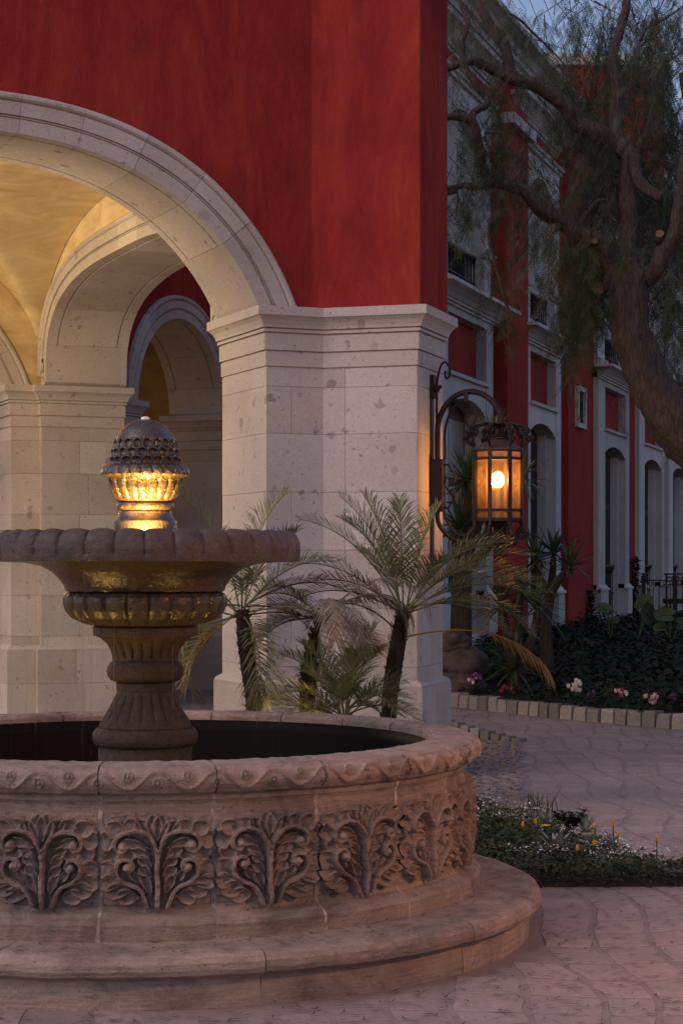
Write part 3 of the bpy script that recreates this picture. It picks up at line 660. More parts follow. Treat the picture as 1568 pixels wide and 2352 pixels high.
# red block of another wing behind the roofline
tw = thing('far_red_wing', 'bright red wall of a far wing rising behind the roof cornice', 'building', (7.6, 72, 0))
MB().prism([(5.5, 70), (11.5, 70.4), (11.2, 76), (5.2, 76)], -.06, 19.4).build('wing_wall', RED_B, tw); MB().prism([(5.3, 69.8), (11.7, 70.2), (11.4, 76.2), (5.0, 76.2)], 19.4, 19.8).build('wing_coping', CANT_B, tw)
# iron fence and bench near the fourth bay
FY = 36.0
fe = thing('iron_fence', 'black wrought iron fence with looped scallops below its top rail', 'fence', (6.1, FY, bedz(6.1, FY)))
zb = bedz(6, FY)-.05; zt = 1.6-(1332-1300)*FY/FOC; x0 = (1477-784)/FOC*FY; xpost = (1548-784)/FOC*FY
m = MB().box((x0, FY-.012, zt-.02), (x0+2.4, FY+.012, zt)).box((x0, FY-.012, zb+.12), (x0+2.4, FY+.012, zb+.14)); m.build('rail', IRON, fe)
for k in range(4):
    x = x0+k*(xpost-x0); MB().box((x-.035, FY-.035, zb-.1), (x+.035, FY+.035, zt+.05)).lathe([(.05, 0), (.05, .02), (.02, .03), (.03, .05), (.002, .09)], 8, (x, FY, zt+.05)).build('post', IRON, fe)
for k in range(21):
    x = x0+(k+.6)*.108; m = MB().tube([(x, FY, zb-.05), (x, FY, zt-.01)], .008, 5).ico((x, FY, lerp(zb, zt, .45)), .018); m.build('bar', IRON, fe)
    pts = [(x+.02+.034*(1-math.cos(a*math.pi/6))*.98, FY+.012, zt-.03-.10*math.sin(a*math.pi/6)) for a in range(7)]; MB().tube(pts, .006, 5).build('scallop', IRON, fe)
bn = thing('garden_bench', 'wrought iron bench with brown seat behind the iron fence', 'bench', (7.05, FY+.9, bedz(7, FY+.9)))
by = FY+.9; bz = bedz(7, by); bxa = (1528-784)/FOC*by; sz = 1.6-(1380-1300)*by/FOC
m = MB().box((bxa-.02, by-.25, sz-.05), (bxa+1.5, by+.25, sz+.04)); m.build('seat', TIMB, bn)
for xx in (bxa+.05, bxa+1.4):
    for yy in (by-.2, by+.2): MB().tube([(xx, yy, bz-.06), (xx, yy, sz)], .02, 6).build('leg', IRON, bn)
    MB().tube([(xx, by+.2, sz), (xx, by+.26, sz+.5)], .018, 6).build('back_post', IRON, bn)
m = MB().tube([(bxa, by+.26, sz+.5), (bxa+1.45, by+.26, sz+.5)], .018, 6).tube([(bxa, by+.24, sz+.3), (bxa+1.45, by+.24, sz+.3)], .012, 6)
for k in range(10):
    c = Vector((bxa+.1+k*.14, by+.25, sz+.40)); m.tube([c+Vector((math.cos(a)*.06*(1-a*.05), 0, math.sin(a)*.06*(1-a*.05))) for a in np.linspace(0, 9, 22)], .008, 5)
m.build('scroll_back', IRON, bn)
# ------------------------------------------------------------------ fountain
fo = thing('fountain', 'tiered stone fountain with carved round basin, lobed bowl and lit acorn finial', 'fountain', tuple(FC))
NP = 21; DA = 2*math.pi/NP; TH0 = R(-1.1)
def Fp(th, r, z): return Vector((FC.x+r*math.sin(th), FC.y-r*math.cos(th), z))       # th=0 faces the camera, + to the right
def fobj_rot(me, name, th, parent):
    o = bpy.data.objects.new(name, me); col.objects.link(o); o.parent = parent; o.rotation_euler = (0, 0, th); return o
def lath_local(prof, a0, a1, n, disp=None, smooth=True, name='m', mat=None, cap=True):
    """segment of revolution about the fountain axis in local coordinates; prof closed list of (r,z)"""
    v = []; f = []; q = len(prof)
    for i in range(n+1):
        a = lerp(a0, a1, i/n)
        for r, z in prof: v.append((r*math.sin(a), -r*math.cos(a), z))
    for i in range(n):
        for j in range(q): f.append((i*q+j, (i+1)*q+j, (i+1)*q+(j+1) % q, i*q+(j+1) % q))
    if cap: f.append(tuple(range(q))); f.append(tuple(n*q+j for j in range(q-1, -1, -1)))
    return mkmesh(name, v, f, mat, False)
def roughen(me, amp, sc, seed=0):
    for v in me.vertices:
        p = v.co*sc+Vector((seed*7.3, seed*3.1, 0)); v.co += v.co.normalized()*amp*pnoise(p)+Vector((0, 0, amp*.7*pnoise(p+Vector((5, 9, 2)))))
ga = .003
# lower step, 14 stones
st_prof = [(1.35, -.02), (1.70, -.02), (1.70, .055), (1.695, .10), (1.705, .112), (1.73, .114), (1.748, .125), (1.757, .145), (1.756, .168), (1.745, .187), (1.725, .197), (1.69, .200), (1.55, .203), (1.35, .203)]
NS = 11
for vi in range(NS):
    me = lath_local(st_prof, ga/2, 2*math.pi/NS-ga/2, 30, name='step_stone', mat=FST_STEP); roughen(me, .006, 7, vi); fobj_rot(me, 'step_stone', R(20)+vi*2*math.pi/NS, fo)
sj = lath_local([(a if a < 1.5 else a-.004, b-(.004 if b > .15 else 0)) for a, b in st_prof], -.0045, .0045, 1, name='step_joint', mat=FJOINT)
for vi in range(NS): fobj_rot(sj, 'step_joint', R(20)+vi*2*math.pi/NS, fo)
# plinth course and panels
pl_prof = [(1.30, .19), (1.488, .19), (1.492, .262), (1.482, .278), (1.435, .303), (1.424, .325), (1.30, .325)]
fr_prof = [(1.30, .672), (1.418, .672), (1.418, .705), (1.424, .716), (1.430, .722), (1.432, .748), (1.424, .756), (1.30, .756)]
for k in range(NP):
    th = TH0+k*DA
    for nm, pr in (('plinth_stone', pl_prof), ('frieze_stone', fr_prof)):
        me = lath_local(pr, .0045, DA-.0045, 16, name=nm, mat=FST); roughen(me, .004, 9, k+len(nm)); fobj_rot(me, nm, th, fo)
# carved relief panel as a height field
NU, NV = 200, 150
uu = np.linspace(-1.06, 1.06, NU); vv = np.linspace(-.06, 1.80, NV); UU, VV = np.meshgrid(uu, vv, indexing='ij')
H = np.zeros_like(UU)
def pxs(*pts): return [((x-900)/650., (1300-y)/650.) for x, y in pts]
def seg_dist(poly):
    best = np.full(UU.shape, 9.); bt = np.zeros(UU.shape); n = len(poly)-1
    for i in range(n):
        ax, ay = poly[i]; bx, by_ = poly[i+1]; dx, dy = bx-ax, by_-ay; L2_ = dx*dx+dy*dy+1e-9
        t = np.clip(((UU-ax)*dx+(VV-ay)*dy)/L2_, 0, 1); d = np.hypot(UU-ax-t*dx, VV-ay-t*dy); m = d < best; best[m] = d[m]; bt[m] = ((i+t)/n)[m]
    return best, bt
def both(poly): return [poly, [(-x, y) for x, y in poly]]
def smooth_poly(p, k=6): return [(v.x, v.y) for v in catmull([Vector((x, y, 0)) for x, y in p], k)]
def stroke(p, w0, w1, h):
    global H
    for q in both(smooth_poly(p)):
        d, t = seg_dist(q); wd = w0+(w1-w0)*t; r = d/wd
        prof = np.where(r < 1, np.sqrt(np.clip(1-r**2.5, 0, 1))*h*(1-.28*np.exp(-(r/.35)**2)), 0); H = np.maximum(H, prof)
def leaf(big, tip, w, h):
    global H
    (a,), (b,) = pxs(big), pxs(tip)
    for s in (1, -1):
        A = np.array([a[0]*s, a[1]]); B = np.array([b[0]*s, b[1]]); d = B-A; L = np.hypot(*d); d = d/L; n = np.array([-d[1], d[0]])
        x = ((UU-A[0])*d[0]+(VV-A[1])*d[1])/L; y = (UU-A[0])*n[0]+(VV-A[1])*n[1]
        wx = np.where(x < .25, w*np.sqrt(np.clip(1-((.25-x)/.5)**2, 0, 1)), w*np.clip(1-((x-.25)/.8)**1.4, 0, 1)); r = np.abs(y)/np.maximum(wx, 1e-4)
        ins = (x > -.25) & (x < 1.05) & (r < 1)
        prof = np.where(ins, h*(.22+.78*r**2)*np.clip((1-r)*6, 0, 1)**.5*(1-.35*np.clip(x, 0, 1)), 0); H = np.maximum(H, prof)
for k_, (big, tip, w_) in enumerate((((850, 225), (885, 520), .105), ((690, 280), (850, 470), .10), ((540, 270), (720, 400), .10), ((330, 305), (560, 390), .11), ((235, 490), (430, 420), .12), ((310, 700), (420, 590), .11), ((540, 700), (520, 560), .11),
        ((235, 810), (390, 930), .13), ((245, 1000), (470, 1030), .10), ((340, 1120), (600, 1105), .10), ((460, 1195), (690, 1200), .095),
        ((540, 490), (790, 580), .075), ((640, 605), (820, 700), .085), ((700, 705), (845, 830), .085), ((715, 830), (850, 960), .085), ((745, 960), (830, 1180), .08), ((610, 900), (700, 1040), .07))): leaf(big, tip, w_*(1.85 if k_ < 11 else 1.4), .95)
stroke(pxs((900, 1330), (895, 1100), (898, 800), (880, 600), (800, 450), (690, 372), (560, 358), (450, 400), (392, 480), (410, 580), (490, 612), (545, 560)), .042, .040, 1.0)
stroke(pxs((800, 1330), (745, 1200), (670, 1090), (540, 1030), (440, 950), (405, 850), (425, 760), (500, 715), (580, 740), (605, 810), (560, 862)), .044, .040, .98)
for c in ((490, 540), (540, 812)):
    (p,) = pxs(c)
    for s in (1, -1): d = np.hypot(UU-p[0]*s, VV-p[1]); H = np.maximum(H, np.where(d < .11, np.sqrt(np.clip(1-(d/.11)**2, 0, 1))*1.0, 0))
# soften a little, like worn carving
for _ in range(1):
    Hp = np.pad(H, 1, mode='edge'); H = (Hp[:-2, 1:-1]+Hp[2:, 1:-1]+Hp[1:-1, :-2]+Hp[1:-1, 2:]+2*H)/6
edge = np.clip((1.06-np.abs(UU))/.04, 0, 1)*np.clip((1.80-VV)/.04, 0, 1)*np.clip((VV+.06)/.04, 0, 1)
ang = (UU/1.06)*(DA/2-.0045); ZZ = .318+(VV+.06)/1.86*.357
idx = np.arange(NU*NV).reshape(NU, NV); pf_ = np.stack([idx[:-1, :-1], idx[1:, :-1], idx[1:, 1:], idx[:-1, 1:]], -1).reshape(-1, 4)
pan_mes = []
for var in range(4):
    nz = np.array([[pnoise(Vector((u*9, v*9, 1.7+var*5))) for v in vv] for u in uu]); lo = np.array([[pnoise(Vector((u*2.2, v*2.2, 9.1+var*5))) for v in vv] for u in uu]); lo2 = np.array([[pnoise(Vector((u*2.0, v*2.0, 31.1+var*5))) for v in vv] for u in uu])
    iu = np.clip(np.round(np.arange(NU)[:, None]+lo*3.5), 0, NU-1).astype(int); iv = np.clip(np.round(np.arange(NV)[None, :]+lo2*3), 0, NV-1).astype(int); Hw = H[iu, iv]
    Hw = Hw*(1-.22*np.clip(lo2*1.6, 0, 1))
    RR = 1.418+(.066*Hw+.006*nz+.003*edge); PV = np.stack([RR*np.sin(ang), -RR*np.cos(ang), ZZ], -1); pan_mes.append(mkmesh('carved_relief', PV.reshape(-1, 3), pf_, FST, True))
back_me = lath_local([(1.30, .325), (1.412, .325), (1.412, .672), (1.30, .672)], -(DA/2-.0045), DA/2-.0045, 6, name='panel_stone', mat=FST)
for k in range(NP):
    th = TH0+(k+.5)*DA; p_ = fobj_rot(back_me, 'panel_stone', th, fo); r_ = bpy.data.objects.new('carved_relief', pan_mes[(k*3+k//4) % 4]); col.objects.link(r_); r_.parent = p_
# joints pointed with lime
jme = lath_local([(1.3, .195), (1.4885, .195), (1.489, .26), (1.480, .2765), (1.433, .3015), (1.4215, .325), (1.4205, .66), (1.4165, .70), (1.4225, .716), (1.4285, .722), (1.4305, .748), (1.42, .755), (1.3, .755)], -.0062, .0062, 1, name='lime_joint', mat=FJOINT)
for k in range(NP): fobj_rot(jme, 'lime_joint', TH0+k*DA, fo)
# rim with carved running scroll
NA_, NPf = 150, 46
prof = [(1.265, .76), (1.265, .835), (1.272, .848), (1.30, .856), (1.36, .857), (1.41, .853)]
for k in range(25):
    a = lerp(82, -75, k/24); prof.append((1.435+.055*math.cos(R(a)), .798+.052*math.sin(R(a))))
prof += [(1.44, .742), (1.43, .745)]
pr = np.array(prof); sl = np.r_[0, np.cumsum(np.hypot(*np.diff(pr, axis=0).T))]
ss = np.linspace(0, sl[-1], 70); pr2 = np.c_[np.interp(ss, sl, pr[:, 0]), np.interp(ss, sl, pr[:, 1])]
tg = np.gradient(pr2, axis=0); tg /= np.linalg.norm(tg, axis=1)[:, None]; nr = np.c_[-tg[:, 1], tg[:, 0]]
sfront = sl[6+4]; s_end = sl[6+20]                         # carved zone of the profile
av = np.linspace(.0018, DA-.0018, NA_); AA, SS = np.meshgrid(av/DA, ss, indexing='ij'); vz = (SS-sfront)/(s_end-sfront)     # 0 top .. 1 bottom
HH = np.zeros_like(AA); Wd = DA*1.49; Hd = s_end-sfront
wy = .5-.34*np.cos(AA*2*math.pi*2)
slope = .34*2*math.pi*2*np.sin(AA*2*math.pi*2)*Hd/Wd; dl = np.abs(vz-wy)*Hd/np.sqrt(1+slope**2); HH = np.where(dl < .007, 1-(dl/.007)**2, 0)
for k in range(4):
    cx_ = (k+.5)/4*1.0-.125+.0; cx_ = (k)/4+.0; cy = .60 if k % 2 == 0 else .34
    for cc in (cx_, cx_+1): 
        d = np.hypot((AA-cc)*Wd, (vz-cy)*Hd); HH = np.maximum(HH, np.where(d < .009, 1-(d/.009)**2, 0)); HH = np.maximum(HH, np.where(np.abs(d-.016) < .004, 1-(np.abs(d-.016)/.004)**2, 0)*.9)
HH *= ((vz > -.05) & (vz < 1.08)); nzr = np.array([[pnoise(Vector((a*40, s*14, 4.2))) for s in ss] for a in av])
dR = .013*HH+.004*nzr-.004*((vz > 0) & (vz < 1.05))
RV = pr2[None, :, 0]+dR*nr[None, :, 0]; ZV = pr2[None, :, 1]+dR*nr[None, :, 1]
V = np.stack([RV*np.sin(av)[:, None], -RV*np.cos(av)[:, None], ZV], -1)
idx = np.arange(NA_*70).reshape(NA_, 70); ff = np.stack([idx[:-1, :-1], idx[:-1, 1:], idx[1:, 1:], idx[1:, :-1]], -1).reshape(-1, 4)
rim_me = mkmesh('rim_stone', V.reshape(-1, 3), ff[:, ::-1], FST_STEP, True)
for k in range(NP): fobj_rot(rim_me, 'rim_stone', TH0+k*DA, fo)
o = bpy.data.objects.new('rim_joints', lath_local([(1.28, .77), (1.28, .8525), (1.36, .853), (1.41, .850), (1.445, .842), (1.47, .826), (1.4815, .798), (1.475, .775), (1.455, .757), (1.42, .752)], 0, 2*math.pi, 126, name='rim_joints', mat=FJOINT, cap=False)); col.objects.link(o); o.parent = fo
def lmesh(name, prof, n, mat, mod=None, smooth=True, sub=None):
    P_ = np.array(prof, float)
    if sub:
        L_ = np.r_[0, np.cumsum(np.hypot(*np.diff(P_, axis=0).T))]; q = np.linspace(0, L_[-1], sub); P_ = np.c_[np.interp(q, L_, P_[:, 0]), np.interp(q, L_, P_[:, 1])]
    th = np.arange(n)*2*math.pi/n; TT, I = np.meshgrid(th, np.arange(len(P_)), indexing='ij'); r = P_[I, 0].copy(); z = P_[I, 1].copy()
    if mod: r, z = mod(TT, r, z)
    V = np.stack([r*np.sin(TT), -r*np.cos(TT), z], -1); idx = np.arange(V.shape[0]*V.shape[1]).reshape(V.shape[:2]); a = np.vstack([idx, idx[:1]])
    f = np.stack([a[:-1, :-1], a[1:, :-1], a[1:, 1:], a[:-1, 1:]], -1).reshape(-1, 4)
    o = bpy.data.objects.new(name, mkmesh(name, V.reshape(-1, 3), f, mat, smooth)); col.objects.link(o); o.parent = fo; return o
lmesh('basin_lining', [(1.275, .815), (1.259, .815), (1.258, .76), (1.258, .40), (1.24, .36), (.02, .35)], 96, POOL)
wt = obj('water', *(lambda: ([Fp(2*math.pi*k/64, 1.255, .50) for k in range(64)], [tuple(range(64))]))(), WATER); tag(wt, 'still dark water in the fountain basin', 'water', kind='structure')
K = 8.81/FOC
def pz(y): return 1.6-(y-HOR)*K
def PR(lst): return [(hw*K, pz(y)) for hw, y in lst]
def flute(N, amp, za, zb_, phase=0):
    def m(T, r, z):
        x = np.abs(((T*N/(2*math.pi)+phase) % 1)*2-1); g_ = np.clip(np.minimum((z-za)/.02, (zb_-z)/.02), 0, 1)
        return r-amp*g_*(1-np.sqrt(np.clip(1-x**2, 0, 1))), z
    return m
lmesh('pedestal_drum', [(.22, .34)]+PR([(107, 1790), (107, 1712)])+[(.05, pz(1711))], 96, DAMP)
lmesh('pedestal_base_torus', PR([(90, 1712), (108, 1712), (118, 1706), (121, 1695), (120, 1682), (113, 1672), (104, 1669), (90, 1668)]), 96, DAMP)
lmesh('pedestal_foot', PR([(90, 1670), (106, 1669), (103, 1658), (92, 1640), (79, 1618), (69, 1598), (64, 1588), (66, 1585), (67, 1568), (62, 1564), (40, 1563)]), 240, DAMP, flute(20, .012, pz(1662), pz(1590)), sub=60)
lmesh('pedestal_knop', PR([(40, 1566), (68, 1565), (80, 1561), (86, 1552), (88, 1541), (86, 1530), (80, 1521), (74, 1517), (40, 1516)]), 96, DAMP)
lmesh('pedestal_cup', PR([(40, 1519), (75, 1518), (76, 1508), (80, 1492), (90, 1476), (104, 1464), (111, 1461), (119, 1459), (120, 1439), (60, 1436)]), 264, DAMP, flute(22, .016, pz(1515), pz(1462)), sub=60)
def lobes(N, amp, za, zb_, soft=.015):
    def m(T, r, z):
        x = np.abs(((T*N/(2*math.pi)+.5) % 1)*2-1); g_ = np.clip(np.minimum((z-za)/soft, (zb_-z)/soft+.0), 0, 1)
        return r-amp*np.clip(g_, 0, 1)*(1-np.sqrt(np.clip(1-x**2.6, 0, 1))), z+0
    return m
lmesh('lower_lobed_tier', PR([(60, 1440), (110, 1438), (140, 1432), (168, 1419), (183, 1402), (188, 1384), (187, 1370), (181, 1362), (170, 1359), (150, 1358)]), 352, WET, lobes(22, .028, pz(1434), pz(1357)), sub=56)
lmesh('bowl_underside', PR([(160, 1360), (181, 1358), (185, 1346), (196, 1330), (214, 1313), (238, 1300), (270, 1293.5), (345, 1290), (346, 1286)]), 200, WET, sub=60)
def lipmod(T, r, z):
    x = np.abs(((T*34/(2*math.pi)+.5) % 1)*2-1); dz = (z-pz(1290)); g_ = np.clip(dz/.03, 0, 1)*np.clip((r-.60)/.03, 0, 1); q = 1-np.sqrt(np.clip(1-x**2.8, 0, 1))
    return r-.016*g_*q, z-.018*g_*q*np.clip((z-pz(1255))/.04, 0, 1)
lmesh('bowl_lip', PR([(342, 1290), (352, 1289.5), (355, 1280), (357, 1262), (355, 1244), (349, 1230), (339, 1222), (326, 1219), (312, 1222), (302, 1232)]), 680, WETLIP, lipmod, sub=50)
lmesh('bowl_interior', PR([(304, 1230), (296, 1244), (260, 1262), (180, 1276), (60, 1280), (1, 1280)]), 120, WET)
# finial
lmesh('finial_drum', PR([(60, 1283), (73, 1280), (73, 1197), (71, 1196), (64, 1188), (60, 1180), (60, 1174), (50, 1173)]), 128, WETFIN, sub=40)
lmesh('finial_ring', PR([(40, 1174), (58, 1173.5), (65, 1170), (67, 1163), (65, 1156), (60, 1153), (40, 1152.5)]), 128, WETFIN, sub=24)
lmesh('finial_cup', PR([(40, 1154), (62, 1153), (69, 1147), (77, 1136), (83, 1122), (85, 1108), (88, 1098), (94, 1094), (101, 1091)]), 320, WETFIN, lobes(20, .014, pz(1151), pz(1099)), sub=50)
def collar(T, r, z):
    x = np.abs(((T*24/(2*math.pi)) % 1)*2-1); return r-.010*(1-np.sqrt(np.clip(1-x**2.4, 0, 1)))*np.clip((r/K-82)/10, 0, 1), z
lmesh('finial_collar', PR([(86, 1096), (100, 1094), (102, 1088), (101, 1080), (96, 1073), (88, 1069), (78, 1067)]), 384, WETFIN, collar, sub=36)
dome_p = PR([(80, 1069), (80.5, 1060), (79.5, 1048), (77, 1036), (73.5, 1022), (69, 1010), (64, 1001), (60.5, 996), (56, 989), (48, 981), (38, 973), (26, 967), (13, 963.5), (1, 963)])
def dome(T, r, z):
    dr = np.zeros_like(r)
    for k, (yb, yt) in enumerate(((1068, 1050), (1049.5, 1031), (1030.5, 1009), (900, 899))):
        zb2, zt2 = pz(yb), pz(yt); v = (z-zb2)/(zt2-zb2); x = (((T*20/(2*math.pi)+.5*(k % 2)) % 1)*2-1)
        ins = (v > -.02) & (v < 1.02); dr += np.where(ins, .006*(v-.2), 0)
        if k < 4: e = (x/.70)**2+((v-.42)/.42)**2; dr -= np.where(ins, .014*np.clip(1.3-e, 0, 1)**.5, 0)
        dr -= np.where(ins, .006*np.clip((np.abs(x)-.78)/.22, 0, 1), 0)
    return r+dr, z
lmesh('finial_dome', dome_p, 480, WETFIN, dome, sub=170)
lmesh('water_nozzle', PR([(9, 964.5), (10, 960), (7, 957.5), (1, 956.5)]), 24, NOZ)
# lamp set in the bowl in front of the finial, lamps in the basin
def pond_lamp(loc, tgt, W_, ang, label, r=.05, c=(1, .56, .12)):
    t = thing('pond_lamp', label, 'lamp', tuple(loc)); p = Vector(loc); d = (Vector(tgt)-p).normalized()
    MB().tube([p-d*.07, p-d*.005], [r*.8, r], 12).build('lamp_housing', IRON, t); MB().tube([p-d*.005, p], [r*.85, r*.85], 12).build('lamp_lens', LAMPFACE, t)
    spot('lamp_light', p+d*.012, tgt, W_, c, ang, .7, .03, t)
pond_lamp(Fp(R(5), .27, pz(1258)), Fp(R(2), .15, pz(1150)), 62, 100, 'small lamp standing in the bowl before the acorn finial', .03)
pond_lamp(Fp(R(-62), .72, .58), Fp(R(-45), .42, pz(1330)), 12, 80, 'underwater lamp in the basin, left of the pedestal')
pond_lamp(Fp(R(48), .72, .58), Fp(R(30), .42, pz(1345)), 6, 70, 'underwater lamp in the basin, right of the pedestal')
# threads of water falling from the bowl lip
m = MB()
for k in range(34):
    if random.random() < .35: continue
    th = (k+.5)*2*math.pi/34+random.uniform(-.02, .02); rr = .675+random.uniform(-.004, .012); a = Fp(th, rr, pz(1289)); b = Fp(th+.004, rr+.01, .50)
    m.tube([a, a.lerp(b, .3)+Vector((.001, 0, 0)), a.lerp(b, .7)-Vector((.001, 0, 0)), b], [.0022, .0026, .0032, .0045], 6)
o = m.build('falling_water', FALL, None, True); tag(o, 'thin threads of water falling from the bowl into the basin', 'water', kind='stuff')
# ------------------------------------------------------------------ wall lantern on the corner buttress
def spiral(c, ux, uz, r0, turns, a0, k=18, shrink=.75, sgn=1):
    return [c+ux*(math.cos(a0+sgn*t*turns*2*math.pi)*r0*(1-shrink*t))+uz*(math.sin(a0+sgn*t*turns*2*math.pi)*r0*(1-shrink*t)) for t in np.linspace(0, 1, k)]
Z3 = Vector((0, 0, 1))
def scroll(m, p, ux, uz, pts, r, n=6): m.tube(catmull([p+ux*a+uz*b for a, b in pts], 6), r, n)
CURL = lambda cx, cz, r, a0, sg=1, n=9: [(cx+math.cos(a0+sg*t*1.6*2*math.pi)*r*(1-.72*t), cz+math.sin(a0+sg*t*1.6*2*math.pi)*r*(1-.72*t)) for t in np.linspace(0, 1, n)]
def lantern(t, lc, hw, ux, energy, ud=None):
    """octagonal iron lantern body hung with its centre at lc; hw half width; scale by s"""
    s = hw/.19; sz = s*.762; lc = Vector(lc); P = lambda a, r, z: lc+Vector((math.cos(a)*r*s, math.sin(a)*r*s, z*sz)); A0 = R(22.5)
    lv = [('top', .325, .30), ('upper', .248, .222), ('lower', -.252, -.278), ('bottom', -.34, -.372)]
    cs = [A0+k*math.pi/4 for k in range(8)]
    for nm, za, zb_ in lv:
        fr = MB()
        for r, z in ((.193, zb_), (.193, za), (.176, za), (.176, zb_)): fr.v += [P(a, r, z) for a in cs]
        for i in range(4):
            for k in range(8): fr.f.append((i*8+k, i*8+(k+1) % 8, ((i+1) % 4)*8+(k+1) % 8, ((i+1) % 4)*8+k))
        fr.build('lantern_band', IRON, t)
    for a in cs:
        q = [P(a-.075, .198, -.372), P(a+.075, .198, -.372), P(a+.07, .176, -.372), P(a-.07, .176, -.372)]; m = MB(); dz = Vector((0, 0, (.697*sz)))
        m.add(q+[v+dz for v in q], [(0, 1, 5, 4), (1, 2, 6, 5), (2, 3, 7, 6), (3, 0, 4, 7), (4, 5, 6, 7), (3, 2, 1, 0)]); m.build('corner_bar', IRON, t)
    for k in range(8):
        a, b = cs[k], cs[(k+1) % 8]
        for za, zb_ in ((.222, -.252), (.30, .248), (-.278, -.34)):
            q = [P(a, .183, zb_), P(b, .183, zb_), P(b, .183, za), P(a, .183, za)]; n_ = [lc+(v-lc)*1 for v in q]
            inn = [Vector((lc.x+(v.x-lc.x)*.985, lc.y+(v.y-lc.y)*.985, v.z)) for v in q]
            MB().add(q+inn, [(0, 1, 2, 3), (7, 6, 5, 4), (0, 4, 5, 1), (2, 6, 7, 3), (1, 5, 6, 2), (3, 7, 4, 0)]).build('glass_pane', GLASS, t)
    rf = MB(); rr = [(.20, .325), (.193, .335), (.07, .425), (.05, .44), (.05, .455)]
    for r, z in rr: rf.v += [P(a, r, z) for a in cs]
    for i in range(len(rr)-1):
        for k in range(8): rf.f.append((i*8+k, i*8+(k+1) % 8, (i+1)*8+(k+1) % 8, (i+1)*8+k))
    rf.build('lantern_roof', COPPER, t)
    MB().lathe([(.05*s, .45*sz), (.075*s, .455*sz), (.075*s, .465*sz), (.035*s, .475*sz), (.03*s, .53*sz), (.045*s, .55*sz), (.09*s, .575*sz), (.09*s, .59*sz), (.02*s, .595*sz)], 16, lc, True).build('lantern_neck', IRON, t)
    for k, a in enumerate(cs):
        d = Vector((math.cos(a), math.sin(a), 0)); m = MB()
        scroll(m, lc, d*s, Z3*sz, [(.05, .56), (.10, .585), (.16, .545), (.175, .48), (.20, .44), (.19, .345)], .0095*s)
        scroll(m, lc, d*s, Z3*sz, [(.13, .565), (.18, .56)]+CURL(.205, .505, .045, R(90), -1), .0095*s)
        scroll(m, lc, d*s, Z3*sz, [(.185, .36), (.225, .385), (.255, .42)]+CURL(.25, .44, .022, R(0), 1), .008*s)
        scroll(m, lc, d*s, Z3*sz, [(.06, .54), (.08, .50)]+CURL(.10, .51, .03, R(180), 1), .008*s)
        m.build('crown_scroll', IRON, t); m = MB()
        scroll(m, lc, d*s, Z3*sz, [(.185, -.37), (.19, -.42), (.165, -.46), (.15, -.52), (.14, -.59), (.09, -.625), (.03, -.60)], .0105*s)
        scroll(m, lc, d*s, Z3*sz, [(.165, -.46), (.20, -.44)]+CURL(.195, -.50, .048, R(80), -1), .0095*s)
        scroll(m, lc, d*s, Z3*sz, [(.14, -.58), (.10, -.52)]+CURL(.085, -.56, .035, R(100), 1), .0085*s)
        m.build('pendant_scroll', IRON, t)
    MB().lathe([(.01*s, -.70*sz), (.03*s, -.68*sz), (.045*s, -.655*sz), (.03*s, -.62*sz), (.02*s, -.58*sz), (.02*s, -.45*sz), (.08*s, -.385*sz), (.176*s, -.374*sz), (.176*s, -.368*sz), (.01*s, -.366*sz)], 16, lc, True).build('lantern_base', IRON, t)
    MB().tube([lc+Z3*(-.366*sz), lc+Z3*(-.02*sz)], .018*s, 8).build('candle_tube', CURT, t)
    b = MB().ico(lc+Z3*(.035*sz), .048*s, (1, 1, 1.35), 2).build('bulb', BULB, t, True)
    point('lantern_light', lc+Z3*(.04*sz), energy, (1, .56, .22), .045*s, t)
bm = b1+BY*.40                                             # foot of the bracket on the side face
ux = Vector((BX.x, BX.y, 0)); base = Vector((bm.x, bm.y, 0))
LY = 14.75; LS = LY/FOC
def lz(py): return 1.6-(py-HOR)*LS
lan = thing('wall_lantern', 'large black iron wall lantern with amber glass, lit, on the stone buttress', 'lantern', (base.x, base.y, lz(1120)))
def B_(a, z): return base+ux*a+Z3*z
m = MB().box((0, 0, 0), (1, 1, 1)); m = MB()
byv = Vector((BY.x, BY.y, 0))
def pbox(m, a0, a1, w0, w1, z0, z1): m.box((a0, w0, z0), (a1, w1, z1), lambda a, w_, z: base+ux*a+byv*w_+Z3*z)
pbox(m, .005, .10, -.055, .055, lz(1172), lz(1049)); m.build('junction_box', IRON, lan)
m = MB(); pbox(m, 0, .012, -.04, .04, lz(1300), lz(868)); m.build('wall_bar', IRON, lan)
m = MB(); pbox(m, 0, .03, -.045, .045, lz(905), lz(850)); m.ico(B_(.04, lz(882)), .03).ico(B_(.07, lz(878)), .016); m.build('bar_boss', IRON, lan)
m = MB(); m.tube(catmull([B_(.045, lz(1000)), B_(.045, lz(900)), B_(.05, lz(860)), B_(.075, lz(830)), B_(.11, lz(820)), B_(.145, lz(834)), B_(.145, lz(852)), B_(.12, lz(858)), B_(.108, lz(846)), B_(.118, lz(841))], 6), .009, 7); m.build('top_scroll', IRON, lan)
AL = .525
arc = [B_(.05, lz(1060)), B_(.05, lz(985))]+[B_(.05+AL/2*(1-math.cos(a))*.98, lz(985)+(lz(891)-lz(985))*math.sin(a)) for a in np.linspace(.25, math.pi-.3, 12)]+[B_(AL, lz(980))]
MB().tube(catmull(arc, 5), .022, 10).build('arm', IRON, lan)
arc = [B_(.10, lz(1048)), B_(.11, lz(1040)), B_(.11, lz(980)), B_(.16, lz(935)), B_(.24, lz(913)), B_(.31, lz(918)), B_(.35, lz(942)), B_(.335, lz(966)), B_(.29, lz(970)), B_(.272, lz(955)), B_(.29, lz(945)), B_(.30, lz(952))]
